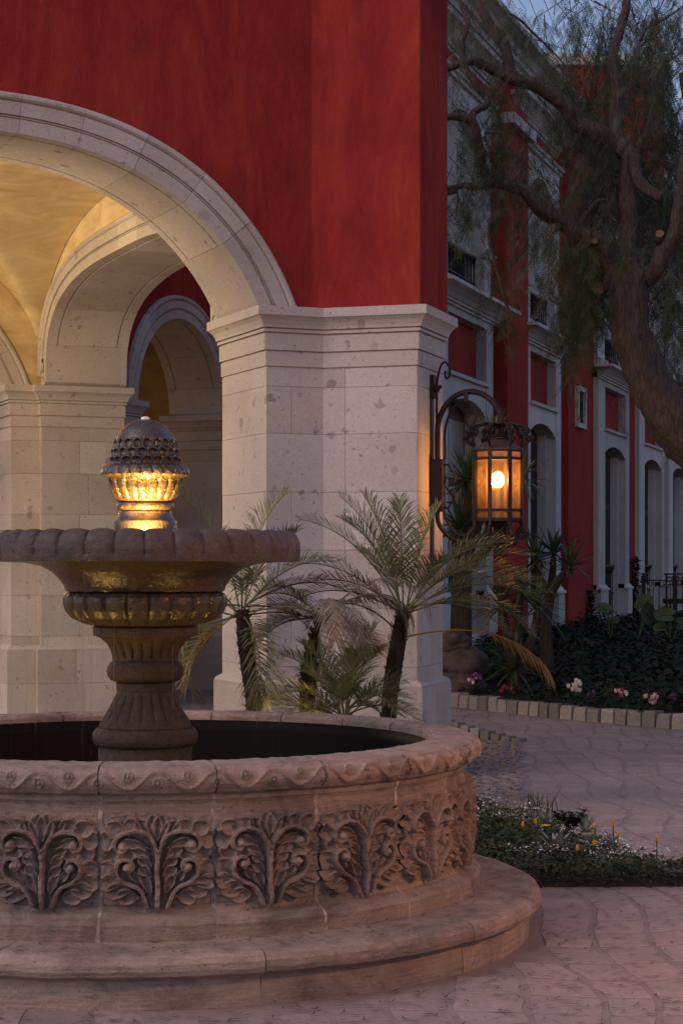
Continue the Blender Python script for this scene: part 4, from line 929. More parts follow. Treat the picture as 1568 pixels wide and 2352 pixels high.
MB().tube(catmull(arc, 6), .010, 8).build('inner_scroll', IRON, lan)
m = MB(); pbox(m, .262, .29, -.022, .022, lz(914), lz(886)); m.build('collar_band', IRON, lan)
arc = [B_(.05, lz(1165)), B_(.055, lz(1195)), B_(.11, lz(1222)), B_(.20, lz(1240)), B_(.30, lz(1244)), B_(.40, lz(1232)), B_(.455, lz(1212)), B_(.48, lz(1190))]
MB().tube(catmull(arc, 6), .018, 9).build('lower_arm', IRON, lan)
arc = [B_(.10, lz(1172)), B_(.125, lz(1195)), B_(.19, lz(1222)), B_(.27, lz(1228)), B_(.32, lz(1212))]
MB().tube(catmull(arc, 6), .009, 7).build('lower_scroll', IRON, lan)
m = MB()
for z0, sg in ((1085, 1), (1140, -1)):
    c = B_(.155, lz(z0)); m.tube(catmull([B_(.10, lz(z0-22*sg)), B_(.135, lz(z0-24*sg)), B_(.16, lz(z0-10*sg)), B_(.185, lz(z0-2*sg)), B_(.19, lz(z0+12*sg)), B_(.165, lz(z0+20*sg)), B_(.148, lz(z0+12*sg)), B_(.16, lz(z0+7*sg))], 5), .0075, 6)
m.tube(catmull([B_(.12, lz(1086)), B_(.11, lz(1108)), B_(.14, lz(1124)), B_(.175, lz(1136)), B_(.17, lz(1150)), B_(.12, lz(1150))], 5), .0075, 6); m.build('box_scrolls', IRON, lan)
lcen = B_(AL, lz(1107)); lantern(lan, lcen, .194, ux, 15)
# standing lantern further round the court, just outside the view, of the same make
PB = Vector((4.4, 5.0, 0))
pst = thing('lamp_post', 'iron lamp post carrying an octagonal amber lantern, beside the paving', 'lamp post', tuple(PB))
MB().lathe([(.16, -.02), (.16, .10), (.12, .14), (.10, .30), (.06, .36), (.045, .6), (.035, 2.2), (.05, 2.25), (.05, 2.3), (.02, 2.34)], 16, PB, True).build('post', IRON, pst)
lantern(pst, PB+Vector((0, 0, 2.98)), .20, ux, 600)
# ground lamp in the palm bed, washing the wall
def ground_lamp(loc, tgt, W_, ang, label, c=WARM):
    t = thing('garden_spotlight', label, 'lamp', tuple(loc)); p = Vector(loc); d = (Vector(tgt)-p).normalized(); h = p+Vector((0, 0, .12))
    MB().tube([p-Vector((0, 0, .05)), h], .012, 6).build('spike', IRON, t); MB().tube([h-d*.09, h+d*.02], [.035, .05], 12).build('lamp_housing', IRON, t); MB().tube([h+d*.012, h+d*.016], .044, 12).build('lamp_lens', LAMPFACE, t)
    spot('lamp_light', h+d*.03, tgt, W_, c, ang, .8, .03, t)
ground_lamp((-.33, 12.05, .03), (-.33, 15.0, 4.7), 45, 44, 'small black spotlight in the palm bed aimed at the red wall')
# ------------------------------------------------------------------ plants
def rot_to(az): return Vector((math.cos(az), math.sin(az), 0))
def frond_pts(base, az, el, L, droop, n=14, twist=0.0):
    d = rot_to(az); pts = [Vector(base)]; e = el; p = Vector(base); side = Vector((-d.y, d.x, 0))
    for i in range(n):
        p = p+(d*math.cos(e)+Z3*math.sin(e)+side*twist*(i/n))*(L/n); e -= droop/n*(.4+1.2*i/n); pts.append(p.copy())
    return pts
def frond(base, az, el, L, droop, mat, parent, pairs=42, ll=.24, lw=.0042, name='frond', sag=.55, twist=0.0, stem=None, fold=.5, bare=.22):
    pts = frond_pts(base, az, el, L, droop, twist=twist); m = MB(); n = len(pts)-1
    m.tube(pts, [lerp(.006, .0018, i/n) for i in range(n+1)], 4)
    up_prev = None
    for k in range(pairs):
        t = bare+(1-bare)*(k+.5)/pairs; x = t*n; i = min(int(x), n-1); p = pts[i].lerp(pts[i+1], x-i); d = (pts[i+1]-pts[i]).normalized()
        sd = d.cross(Z3); sd = sd.normalized() if sd.length > .05 else Vector((-math.sin(az), math.cos(az), 0)); up = sd.cross(d)
        length = ll*math.sin(math.pi*(.12+.80*((t-bare)/(1-bare))**.9))**.7*random.uniform(.85, 1.12)
        for s in (-1, 1):
            a = R(lerp(62, 28, t))+random.uniform(-.12, .12); dr = (d*math.cos(a)+sd*(s*math.sin(a))+up*fold*random.uniform(.5, 1.1)).normalized()
            q1 = p+dr*length*.5; q2 = p+dr*length-Z3*length*sag*random.uniform(.3, 1.0)*.5+up*random.uniform(-.02, .02); wv_ = dr.cross(up).normalized()*lw
            b = len(m.v); m.v += [p-wv_*.6, p+wv_*.6, q1+wv_, q1-wv_, q2]; m.f += [(b, b+1, b+2, b+3), (b+3, b+2, b+4)]
    return m.build(name, mat, parent)
def palm_trunk(pts, rads, parent, name='trunk'):
    m = MB(); P = catmull(pts, 6); n = len(P); rr = [interp(np.linspace(0, 1, len(rads)), rads, i/(n-1)) for i in range(n)]
    m.tube(P, rr, 12); ang = 0
    for k in range(int(n*7)):
        t = random.random(); i = min(int(t*(n-1)), n-2); p = P[i].lerp(P[i+1], t*(n-1)-i); r = rr[i]; a = k*2.4; d = Vector((math.cos(a), math.sin(a), 0)); tn = Vector((-d.y, d.x, 0)); L = random.uniform(.02, .05)
        b = len(m.v); q = p+d*r*.9; m.v += [q-tn*.013, q+tn*.013, q+d*.016+Z3*L*.6+tn*.008, q+d*.022+Z3*L]; m.f += [(b, b+1, b+2), (b, b+2, b+3), (b+1, b, b+3), (b+2, b+1, b+3)]
    m.build(name, PBARK, parent)
def palm(label, foot, pts, rads, fronds, group='palms planted before the stone pillar'):
    t = thing('palm', label, 'palm', tuple(foot), group=group); palm_trunk(pts, rads, t); top = Vector(pts[-1])
    for f in fronds:
        az, el, L, dr = f[:4]; mat = f[4] if len(f) > 4 else L_PALM; kw = f[5] if len(f) > 5 else {}
        o = Vector((math.cos(R(az))*.02, math.sin(R(az))*.02, random.uniform(-.05, .03)))+Vector(kw.pop('off', (0, 0, 0)))
        frond(top+o, R(az), R(el), L, R(dr), mat, t, **kw)
random.seed(21)
ry = lambda a, b: random.uniform(a, b)
def crown(n, L0, L1, e0=80, e1=-5, a0=0, jitter=14):
    out = []
    for k in range(n):
        t = k/(n-1); out.append((a0+k*137.5+ry(-jitter, jitter), lerp(e0, e1, t**.9)+ry(-6, 6), ry(L0, L1)*(1 if t < .8 else .9), lerp(55, 115, t)+ry(-12, 12)))
    return out
YP = 13.0
# palm at the left, with the long black trunk
b0 = Vector(((588-CX)/FOC*12.6, 12.6, .03))
palm('palm with slim black trunk and full arching green crown, beside the bowl', b0, [b0-Z3*.08, dp(584, 1640, 12.6), dp(572, 1540, 12.6), dp(562, 1470, 12.6), dp(556, 1400, 12.6)], [.052, .05, .05, .046, .04],
     crown(18, .70, .95, 84, -25, 40)+[(20, 30, .95, 100, L_BROWN), (5, 10, .85, 110, L_BROWN), (190, -35, .6, 60, L_GOLD)])
# palm at the right
b0 = Vector(((893-CX)/FOC*12.9, 12.9, .03))
palm('palm with stout shaggy trunk and upswept fronds before the lantern', b0, [b0-Z3*.08, dp(893, 1640, 12.9), dp(903, 1540, 12.9), dp(915, 1470, 12.9), dp(926, 1400, 12.9)], [.048, .05, .055, .052, .042],
     [(176, 62, .92, 60), (172, 48, .85, 70), (165, 76, .86, 45), (150, 80, .80, 30), (95, 82, .75, 25), (30, 80, .75, 30), (200, 35, .7, 60, L_BROWN), (185, 30, .80, 80, L_BROWN),
      (8, 48, .95, 70), (-5, 38, 1.0, 85), (3, 30, 1.0, 85), (12, 58, .9, 75), (-15, 22, .9, 90), (20, 40, .95, 80), (350, 12, .7, 75), (215, 70, .75, 55), (300, 55, .7, 80), (120, 60, .7, 70), (330, 60, .8, 70), (40, 45, .85, 80),
      (2, 12, 1.02, 75, L_GOLD, dict(off=(0, 0, -.17), bare=.50, ll=.24, pairs=46, sag=1.1, fold=-.1, lw=.008)), (178, 50, .75, 135, L_BROWN, dict(off=(0, 0, -.2), bare=.45, ll=.15))])
# dying palm in the middle: thin bent trunk, bleached hanging fronds
b0 = Vector(((712-CX)/FOC*12.7, 12.7, .03))
palm('thin bent palm with bleached dead fronds hanging down', b0, [b0-Z3*.08, dp(706, 1640, 12.7), dp(710, 1540, 12.7), dp(718, 1480, 12.7), dp(738, 1420, 12.7)], [.05, .052, .055, .035, .02],
     [(0, 45, .75, 150, L_DEAD, dict(sag=1.2, fold=-.2, ll=.2)), (-12, 58, .95, 165, L_DEAD, dict(sag=1.2, fold=-.2, ll=.2)), (10, 38, .70, 140, L_DEAD, dict(sag=1.2, fold=-.2, ll=.2)), (-80, 40, .72, 165, L_DEAD, dict(sag=1.2, fold=-.2, ll=.2)), (-60, 30, .66, 160, L_DEAD, dict(sag=1.2, fold=-.2, ll=.2)),
      (180, 30, .5, 95), (195, 10, .45, 90), (165, 45, .45, 90), (170, 0, .45, 70, L_BROWN), (350, -10, .4, 60, L_GOLD), (30, -5, .4, 70)])
# low young palm
b0 = Vector(((795-CX)/FOC*12.4, 12.4, .03)); tp = dp(790, 1640, 12.4)
palm('low young palm with short spreading dark fronds behind the basin rim', b0, [b0-Z3*.08, (b0+tp)/2, tp], [.06, .06, .05], crown(18, .42, .66, 85, 8, 15)+[(178, 28, .62, 60), (185, 36, .62, 70), (172, 20, .6, 50)])
# ---- yuccas
def sword(m, p, d, L, w, bend, fold=.25):
    sd = d.cross(Z3); sd = sd.normalized() if sd.length > .05 else Vector((1, 0, 0)); up = sd.cross(d); n = 5; b = len(m.v); q = Vector(p); dd = d.copy()
    for i in range(n+1):
        t = i/n; ww = w*(.55+1.1*t if t < .35 else 1.0*(1-((t-.35)/.65)**1.6)+.02); m.v += [q-sd*ww+up*ww*fold, q-up*ww*fold*.4, q+sd*ww+up*ww*fold]
        dd = (dd-Z3*bend/n*(.3+1.3*t)).normalized(); q = q+dd*L/n
    for i in range(n):
        for j in (0, 1): m.f.append((b+i*3+j, b+i*3+j+1, b+(i+1)*3+j+1, b+(i+1)*3+j))
def rosette(c, n, L, w, mat, parent, e_lo=-25, e_hi=85, bend=.35, axis=Z3):
    for k in range(n):
        t = (k+.5)/n; a = k*2.39996+ry(-.2, .2); el = R(lerp(e_hi, e_lo, t**.85)+ry(-6, 6)); d = Vector((math.cos(a)*math.cos(el), math.sin(a)*math.cos(el), math.sin(el)))
        d = (axis.to_track_quat('Z', 'Y') @ d) if axis != Z3 else d
        m = MB(); sword(m, c+Z3*ry(-.06, .02), d, L*ry(.75, 1.1), w, bend*ry(.4, 1.5)); m.build('leaf', mat, parent)
def yucca(label, foot, stems, group='yuccas in the planting bed'):
    t = thing('yucca', label, 'yucca', tuple(foot), group=group)
    for pts, r, heads in stems:
        if pts: MB().tube(catmull(pts, 5), [r*lerp(1.2, .8, i/(5*(len(pts)-1))) for i in range(5*(len(pts)-1)+1)], 9).build('stem', YBARK, t)
        for c, n, L, w_, mat, kw in heads: rosette(c, n, L, w_, mat, t, **kw)
YA = 24.0
def gz(x, y): return bedz(x, y)
f0 = Vector(((1258-CX)/FOC*YA, YA, 0)); f0.z = gz(f0.x, f0.y)
fk = dp(1262, 1372, YA)
yucca('branching yucca with three spiky heads and forked brown trunk before the red wall', f0,
      [([f0-Z3*.1, dp(1252, 1440, YA), fk], .075, []), ([fk, dp(1240, 1330, YA), dp(1228, 1290, YA)], .045, [(dp(1228, 1283, YA), 30, .42, .022, L_YUC, {})]),
       ([fk, dp(1268, 1320, YA+.2), dp(1270, 1285, YA+.2)], .045, [(dp(1270, 1272, YA+.2), 40, .46, .024, L_YUC, {})]), ([fk+Z3*.02, dp(1285, 1330, YA-.2), dp(1305, 1302, YA-.2)], .042, [(dp(1307, 1296, YA-.2), 34, .42, .022, L_YUC, {})])])
YB = 23.6; f1 = Vector(((1058-CX)/FOC*YB, YB, 0)); f1.z = gz(f1.x, f1.y)
yucca('tall stacked yucca standing behind the wall lantern', f1,
      [([f1-Z3*.1, dp(1058, 1420, YB), dp(1060, 1290, YB), dp(1052, 1215, YB)], .12, [(dp(1052, 1210, YB), 44, .46, .028, L_YUC, {})]), ([dp(1058, 1300, YB), dp(1070, 1200, YB+.3), dp(1072, 1110, YB+.3)], .08, [(dp(1072, 1100, YB+.3), 44, .48, .028, L_YUC, {})]),
       ([dp(1058, 1330, YB), dp(1110, 1150, YB+.5), dp(1130, 1015, YB+.5)], .06, [(dp(1131, 1008, YB+.5), 26, .42, .026, L_YUCP, dict(e_lo=10))]), ([dp(1060, 1320, YB), dp(1150, 1220, YB+.4), dp(1195, 1110, YB+.4)], .06, [(dp(1198, 1100, YB+.4), 26, .46, .022, L_YUCP, dict(bend=1.0, e_lo=-40))])])
YC = 22.6; f2 = Vector(((1180-CX)/FOC*YC, YC, 0)); f2.z = gz(f2.x, f2.y)
yucca('low dense clump of dark strap leaves beside the rocks', f2,
      [([f2-Z3*.08, f2+Z3*.25], .06, [(f2+Z3*.28, 50, .5, .022, L_YUC, dict(bend=.7))]), ([f2-Z3*.05, dp(1225, 1450, YC), dp(1232, 1405, YC)], .05, [(dp(1232, 1398, YC), 40, .48, .022, L_YUC, dict(bend=.6))]),
       ([f2-Z3*.05, dp(1160, 1440, YC+.3), dp(1150, 1400, YC+.3)], .05, [(dp(1150, 1393, YC+.3), 40, .48, .022, L_YUC, dict(bend=.6))]), ([f2-Z3*.05, dp(1190, 1430, YC+.2), dp(1195, 1370, YC+.2)], .05, [(dp(1195, 1362, YC+.2), 36, .50, .020, L_YUC, dict(bend=.5))])])
# ---- boulders
def boulder(label, c, sx_, sy_, sz_, seed):
    m = MB(); m.lathe([(max(1e-3, math.sin(math.pi*i/18)), -math.cos(math.pi*i/18)) for i in range(19)], 28); o_ = []
    for v in m.v:
        d = 1+.38*pnoise(v*1.1+Vector((seed*5, 0, 0)))+.20*pnoise(v*2.3+Vector((seed, 3, 0)))+.14*abs(pnoise(v*3.7+Vector((seed, 8, 0)))); q = v*d; o_.append(Vector((q.x*sx_, q.y*sy_, q.z*sz_))+c)
    o = obj('boulder', o_, m.f, ROCK, None, True); tag(o, label, 'rock', 'boulders piled by the pillar')
YR = 22.9
c3 = dp(1052, 1548, YR+.05); c3.z = gz(c3.x, c3.y)+.10; boulder('flat grey boulder at the bottom of the rock pile', c3, .28, .25, .17, 1)
boulder('rounded brown boulder in the middle of the rock pile', Vector((dp(1066, 1505, YR).x, YR+.15, c3.z+.27)), .27, .26, .19, 2); boulder('small pale boulder on top of the rock pile', Vector((dp(1044, 1465, YR).x, YR+.1, c3.z+.50)), .17, .18, .13, 3)
# ---- broad leaved plants
def blade(m, base, d, L, w, bend, lobes=False, n=7):
    sd = d.cross(Z3).normalized(); q = Vector(base); dd = d.copy(); b = len(m.v)
    for i in range(n+1):
        t = i/n; ww = w*math.sin(math.pi*min(1, .06+.94*t)**.75)**.8 if not lobes else w*(1-t)**.6*(.75+.25*math.sin(t*9)) ; up = sd.cross(dd)
        m.v += [q-sd*ww+up*ww*.22, q, q+sd*ww+up*ww*.22]; dd = (dd-Z3*bend/n).normalized(); q = q+dd*L/n
    for i in range(n):
        for j in (0, 1): m.f.append((b+i*3+j, b+i*3+j+1, b+(i+1)*3+j+1, b+(i+1)*3+j))
def broad_plant(name, label, foot, n, L, w_, mat, cat, stalk=.15, group=None, flowers=0):
    t = thing(name, label, cat, tuple(foot), group=group); f = Vector(foot)
    for k in range(n):
        a = k*2.4+ry(-.3, .3); h = stalk*ry(.5, 1.2); el = ry(.2, 1.0); d = Vector((math.cos(a)*math.cos(el), math.sin(a)*math.cos(el), math.sin(el))); q = f+d*h+Z3*h*.6; m = MB().tube([f-Z3*.03, q], .006, 5)
        blade(m, q, d, L*ry(.8, 1.15), w_*ry(.8, 1.1), ry(.7, 1.5)); m.build('leaf', mat, t)
    for k in range(flowers):
        a = ry(0, 6.3); q = f+Vector((math.cos(a)*.08, math.sin(a)*.08, .34+ry(0, .08))); m = MB().tube([f, q], .004, 4); m.build('flower_stalk', mat, t); m = MB(); blade(m, q, Vector((.3, -.2, .9)).normalized(), .12, .035, .2); m.build('spathe', P_WHITE, t)
def on_bed(px, py, Y=None):
    # walk along the view ray until it meets the bed
    for k in range(400):
        Y_ = 18.5+k*.04; p = dp(px, py, Y_)
        if Y_ > kerbY(p.x)+.12 and p.z <= bedz(p.x, p.y): return Vector((p.x, p.y, bedz(p.x, p.y)))
    return Vector((p.x, p.y, bedz(p.x, p.y)))
broad_plant('broad_leaf_plant', 'glossy broad leaved plant at the foot of the rock pile', on_bed(1108, 1568), 16, .20, .055, L_ROS, 'plant', .12)
broad_plant('peace_lily', 'peace lily with white spathes among strap leaves', on_bed(1185, 1562), 14, .20, .04, L_ROS, 'plant', .14, None, 2)
def ear(label, foot, leaves):
    t = thing('elephant_ear', label, 'plant', tuple(foot), group='elephant ear plants near the iron fence'); f = Vector(foot)
    for c, size, az, tilt in leaves:
        c = Vector(c); MB().tube(catmull([f-Z3*.03, (f+c)/2+Vector((.02, 0, .03)), c], 5), .012, 6).build('leaf_stalk', L_EAR, t)
        u = Vector((math.cos(az), math.sin(az)*.5, tilt)).normalized(); n_ = Vector((-.3*u.x, -1, .25)); sd = u.cross(n_).normalized(); nrm = sd.cross(u); m = MB(); NB_ = 22; m.v.append(c)
        for ring in (1, 2, 3):
            for k in range(NB_):
                a = -math.pi+2*math.pi*k/NB_; r = size*(.62+.55*max(0, math.cos(a))**1.5-.50*max(0, math.cos(a+math.pi))**9+.04*math.sin(a*9))*ring/3
                q = c+u*math.cos(a)*r+sd*math.sin(a)*r*.82; q += nrm*(.10*size*(abs(math.sin(a))*ring/3)**1.5+.018*size*math.sin(a*11)*ring/3)-Z3*.15*r*max(0, math.cos(a)); m.v.append(q)
        for k in range(NB_): m.f.append((0, 1+k, 1+(k+1) % NB_))
        for g_ in (0, 1):
            for k in range(NB_): m.f.append((1+g_*NB_+k, 1+(g_+1)*NB_+k, 1+(g_+1)*NB_+(k+1) % NB_, 1+g_*NB_+(k+1) % NB_))
        m.build('leaf', L_EAR, t, True)
        m = MB(); m.tube([c+nrm*.012, c+u*size*1.1+nrm*.0-Z3*.16*size], [.008, .003], 5); m.build('leaf_vein', L_YUCP, t)
YE = 28.0
def ef(px): x = (px-CX)/FOC*YE; return Vector((x, YE, bedz(x, YE)))
ear('elephant ear with one ragged leaf before the third door bay', ef(1396), [(dp(1392, 1400, YE), .15, 2.2, .5), (dp(1405, 1425, YE+.1), .10, .4, .3)])
ear('elephant ear with two large upright leaves beside the fence post', ef(1462), [(dp(1480, 1402, YE), .24, 1.2, -.25), (dp(1474, 1392, YE+.2), .21, 1.0, 1.0)])
ear('elephant ear with drooping leaves below the bench', ef(1535), [(dp(1535, 1412, YE), .19, 2.9, .2), (dp(1562, 1432, YE+.1), .17, .2, .0), (dp(1520, 1440, YE+.1), .12, 2.6, .1)])
# ---- cyclamen clumps along the kerb
def cyclamen(px, py, mat, label, nf=9, s=1.0):
    f = on_bed(px, py+8); t = thing('cyclamen', label, 'flower', tuple(f), group='cyclamens along the bed kerb')
    m = MB()
    for k in range(26):
        a = ry(0, 6.28); r = ry(.02, .14)*s; q = f+Vector((math.cos(a)*r, math.sin(a)*r, ry(.02, .07)*s)); d = Vector((math.cos(a), math.sin(a), ry(-.2, .5))).normalized(); blade(m, q, d, .055*s, .026*s, .6, n=4)
    tag(m.build('leaves', L_IVY, t), kind='stuff')
    for k in range(nf):
        a = ry(0, 6.28); r = ry(0, .09)*s; q = f+Vector((math.cos(a)*r, math.sin(a)*r*.6-.03, ry(.09, .19)*s)); m = MB()
        for j in range(5): aa = j*1.257+ry(-.3, .3); blade(m, q, Vector((math.cos(aa)*.55, math.sin(aa)*.55, .85)).normalized(), .050*s, .017*s, -.4, n=3)
        m.build('bloom', mat if not (isinstance(mat, tuple)) else mat[k % len(mat)], t)
cyclamen(1093, 1586, (P_PURP, P_PURP, P_WHITE), 'purple cyclamen with a few white blooms near the rocks', 13, 1.1); cyclamen(1160, 1602, P_MAG, 'dark magenta cyclamen low on the kerb', 6, .8); cyclamen(1322, 1606, P_WHITE, 'large white cyclamen spilling over the kerb', 16, 1.15)
cyclamen(1360, 1616, P_PURP, 'small purple cyclamen beside the white one', 4, .8); cyclamen(1425, 1622, (P_PINK, P_PINK, P_MAG, P_WHITE), 'pale pink cyclamen with magenta and white blooms', 11, 1.0); cyclamen(1492, 1632, P_PINK, 'pale pink cyclamen with crowded blooms on the kerb', 12, 1.0); cyclamen(1545, 1630, (P_PURP, P_MAG), 'purple and magenta cyclamen at the fence end of the kerb', 7, .9)
# ---- ivy ground cover
def leaves_mesh(pts, nrm, size, lob=5):
    """numpy: one small folded leaf (2 quads) per point"""
    n = len(pts); a = RNG.uniform(0, 2*np.pi, n); tl = RNG.uniform(-.2, 1.0, n); sz = size*RNG.uniform(.6, 1.3, n)
    d = np.stack([np.cos(a)*np.cos(tl), np.sin(a)*np.cos(tl), np.sin(tl)], 1); sd = np.stack([-np.sin(a), np.cos(a), np.zeros(n)], 1); up = np.cross(sd, d)*-1
    P = pts; q = []
    for x, y, z in ((0, 0, 0), (.45, -.42, .10), (.5, 0, -.02), (.45, .42, .10), (1, 0, -.12)): q.append(P+(d*x+sd*y+up*z)*sz[:, None])
    V = np.stack(q, 1).reshape(-1, 3); b = np.arange(n)[:, None]*5
    F_ = np.concatenate([b+np.array([[0, 1, 4, 2]]), b+np.array([[0, 2, 4, 3]])], 0); return V, F_
P_ = []
while len(P_) < 21000:
    x = random.uniform(1.0, 9.5); y = random.uniform(15, 42)
    if y < kerbY(x)+.16 or y > fac_y(x)+.0-.3: continue
    px = CX+FOC*x/y
    if px < 1020 or px > 1900: continue
    if random.random() > (26/y)**2: continue
    if px < 1200 and y < 24 and random.random() < .75: continue
    P_.append((x, y, bedz(x, y)+abs(random.gauss(0, .06))+.12*max(0, pnoise(Vector((x*1.7, y*1.2, 4))))))
V, F_ = leaves_mesh(np.array(P_), None, .075); o = obj('ivy', V, F_, L_IVY); tag(o, 'dark ivy ground cover over the planting bed', 'ivy', kind='stuff')
# climbing plant on the red wall
def climber(s, z1, n, label):
    c = F(s, .05, 0); t = thing('climbing_plant', label, 'plant', (c.x, c.y, bedz(c.x, c.y)), group='young climbers on the red wall'); zb2 = bedz(c.x, c.y)
    MB().tube(catmull([F(s+.1*math.sin(k*2.1), .06, lerp(zb2-.05, z1, k/5)) for k in range(6)], 4), .012, 5).build('stem', YBARK, t)
    pts = np.array([tuple(F(s+random.gauss(0, .16), .08+abs(random.gauss(0, .06)), lerp(zb2, z1, random.random()))) for _ in range(n)]); V, F_ = leaves_mesh(pts, None, .10); tag(obj('foliage', V, F_, L_IVY, t), kind='stuff')
climber(39.1, 1.15, 130, 'thin climber low on the red wall before the third bay'); climber(44.0, 1.75, 320, 'leafy climber on the red wall between two stone bays')
# ------------------------------------------------------------------ pepper tree
random.seed(5)
YT = 20.6
tz = lambda x, y: (1022+.3482*x, .3482*y)            # from an enlarged crop of the photograph
def tp_(x, y, dy=0.0): px, py = tz(x, y); return dp(px, py, YT+dy)
foot = Vector((3.95, 20.3, 0)); foot.z = bedz(foot.x, foot.y)
tree = thing('pepper_tree', 'old pepper tree with twisting limbs and drooping feathery leaves', 'tree', tuple(foot))
def limb(pts, rads, name='branch', n=14, amp=.10):
    P = catmull(pts, 7); m_ = len(P); P = [p+Vector((pnoise(p*2.6), .5*pnoise(p*2.6+Vector((7, 1, 3))), pnoise(p*2.6+Vector((2, 9, 5)))))*(.09 if name == 'branch' else .03)*min(1, i/4) for i, p in enumerate(P)]; rr = [interp(np.linspace(0, 1, len(rads)), rads, i/(m_-1)) for i in range(m_)]
    m = MB(); m.tube(P, rr, n)
    for i, v in enumerate(m.v):
        k = i//n; c = P[k]; d = v-c; L = d.length
        if L > 1e-6: m.v[i] = c+d*(1+amp*pnoise(v*7)+amp*.8*pnoise(v*17)+.06*math.sin((i % n)*2*math.pi/n*5+k*.25))
    m.build(name, BARK, tree, True); return P, rr
px2r = lambda w_: w_*.3482/2*YT/FOC
fork = tp_(1230, 1830)
tr = limb([foot-Z3*.25, Vector((3.9, 20.35, .9)), dp(1640, 1110, YT-.15), dp(1575, 1010, YT-.1), dp(1505, 905, YT), dp(1462, 810, YT), dp(1442, 720, YT), fork, tp_(1210, 1720)], [.36, .29, .25, .24, .225, .21, .20, .205, .18], 'trunk', 26, .16)
A = limb([tp_(1180, 1900), tp_(1110, 1760, -.05), tp_(1030, 1640, -.1), tp_(950, 1580, -.15), tp_(850, 1545, -.2), tp_(750, 1440, -.25), tp_(640, 1340, -.3), tp_(520, 1260, -.3), tp_(400, 1215, -.3), tp_(280, 1195, -.3)], [px2r(w_) for w_ in (150, 140, 120, 115, 110, 105, 100, 88, 80, 70)])
A1_ = limb([tp_(330, 1200, -.3), tp_(262, 1130, -.32), tp_(235, 1010, -.35), tp_(215, 900, -.4), tp_(165, 800, -.4), tp_(60, 790, -.45), tp_(-60, 800, -.5)], [px2r(w_) for w_ in (70, 68, 64, 60, 58, 50, 40)])
A2_ = limb([tp_(175, 800, -.4), tp_(165, 745, -.38), tp_(230, 690, -.36), tp_(240, 640, -.35), tp_(195, 560, -.35), tp_(135, 440, -.3), tp_(110, 300, -.3), tp_(118, 150, -.25), tp_(95, -40, -.2)], [px2r(w_) for w_ in (48, 46, 48, 46, 44, 42, 40, 36, 30)])
A3_ = limb([tp_(310, 1225, -.3), tp_(200, 1250, -.25), tp_(100, 1212, -.2), tp_(0, 1222, -.15), tp_(-70, 1250, -.1)], [px2r(w_) for w_ in (50, 46, 40, 38, 32)])
limb([tp_(70, 1222, -.2), tp_(30, 1250, -.2), tp_(-60, 1300, -.2)], [px2r(w_) for w_ in (34, 34, 28)])
B = limb([tp_(1210, 1800), tp_(1195, 1600, .1), tp_(1195, 1400, .15), tp_(1195, 1200, .2), tp_(1185, 1000, .25), tp_(1160, 820, .3), tp_(1140, 600, .35), tp_(1150, 300, .4), tp_(1175, -60, .45)], [px2r(w_) for w_ in (150, 132, 122, 116, 112, 90, 76, 66, 55)])
Cc = limb([tp_(1190, 1010, .25), tp_(1040, 890, .2), tp_(880, 760, .15), tp_(740, 650, .1), tp_(600, 575, .05), tp_(500, 540), tp_(400, 480), tp_(250, 430, -.05), tp_(120, 385, -.1), tp_(0, 425, -.1), tp_(-70, 430, -.1)], [px2r(w_) for w_ in (118, 118, 112, 104, 98, 88, 74, 64, 58, 50, 44)])
C2_ = limb([tp_(470, 540), tp_(455, 440, .05), tp_(420, 330, .1), tp_(320, 200, .1), tp_(215, 70, .15), tp_(150, -60, .2)], [px2r(w_) for w_ in (76, 72, 70, 64, 58, 50)])
D_ = limb([tp_(1205, 990, .2), tp_(1285, 1130, .05), tp_(1375, 1290, -.1), tp_(1395, 1310, -.12)], [px2r(w_) for w_ in (84, 78, 70, 54)])
E_ = limb([tp_(1265, 1860), tp_(1345, 1800, -.1), tp_(1430, 1670, -.2), tp_(1505, 1545, -.3), tp_(1530, 1400, -.35), tp_(1570, 1150, -.4), tp_(1600, 900, -.4), tp_(1580, 500, -.3)], [px2r(w_) for w_ in (110, 118, 112, 102, 92, 80, 66, 50)])
limbs = [A, A1_, A2_, A3_, B, Cc, C2_, E_]
for a in ([tp_(875, 1500, -.2), tp_(930, 1410, -.1), tp_(1010, 1330, 0), tp_(1090, 1340, .1), tp_(1150, 1370, .15)],): limb(a, [px2r(30), px2r(34), px2r(34), px2r(30), px2r(24)], 'twig', 7)
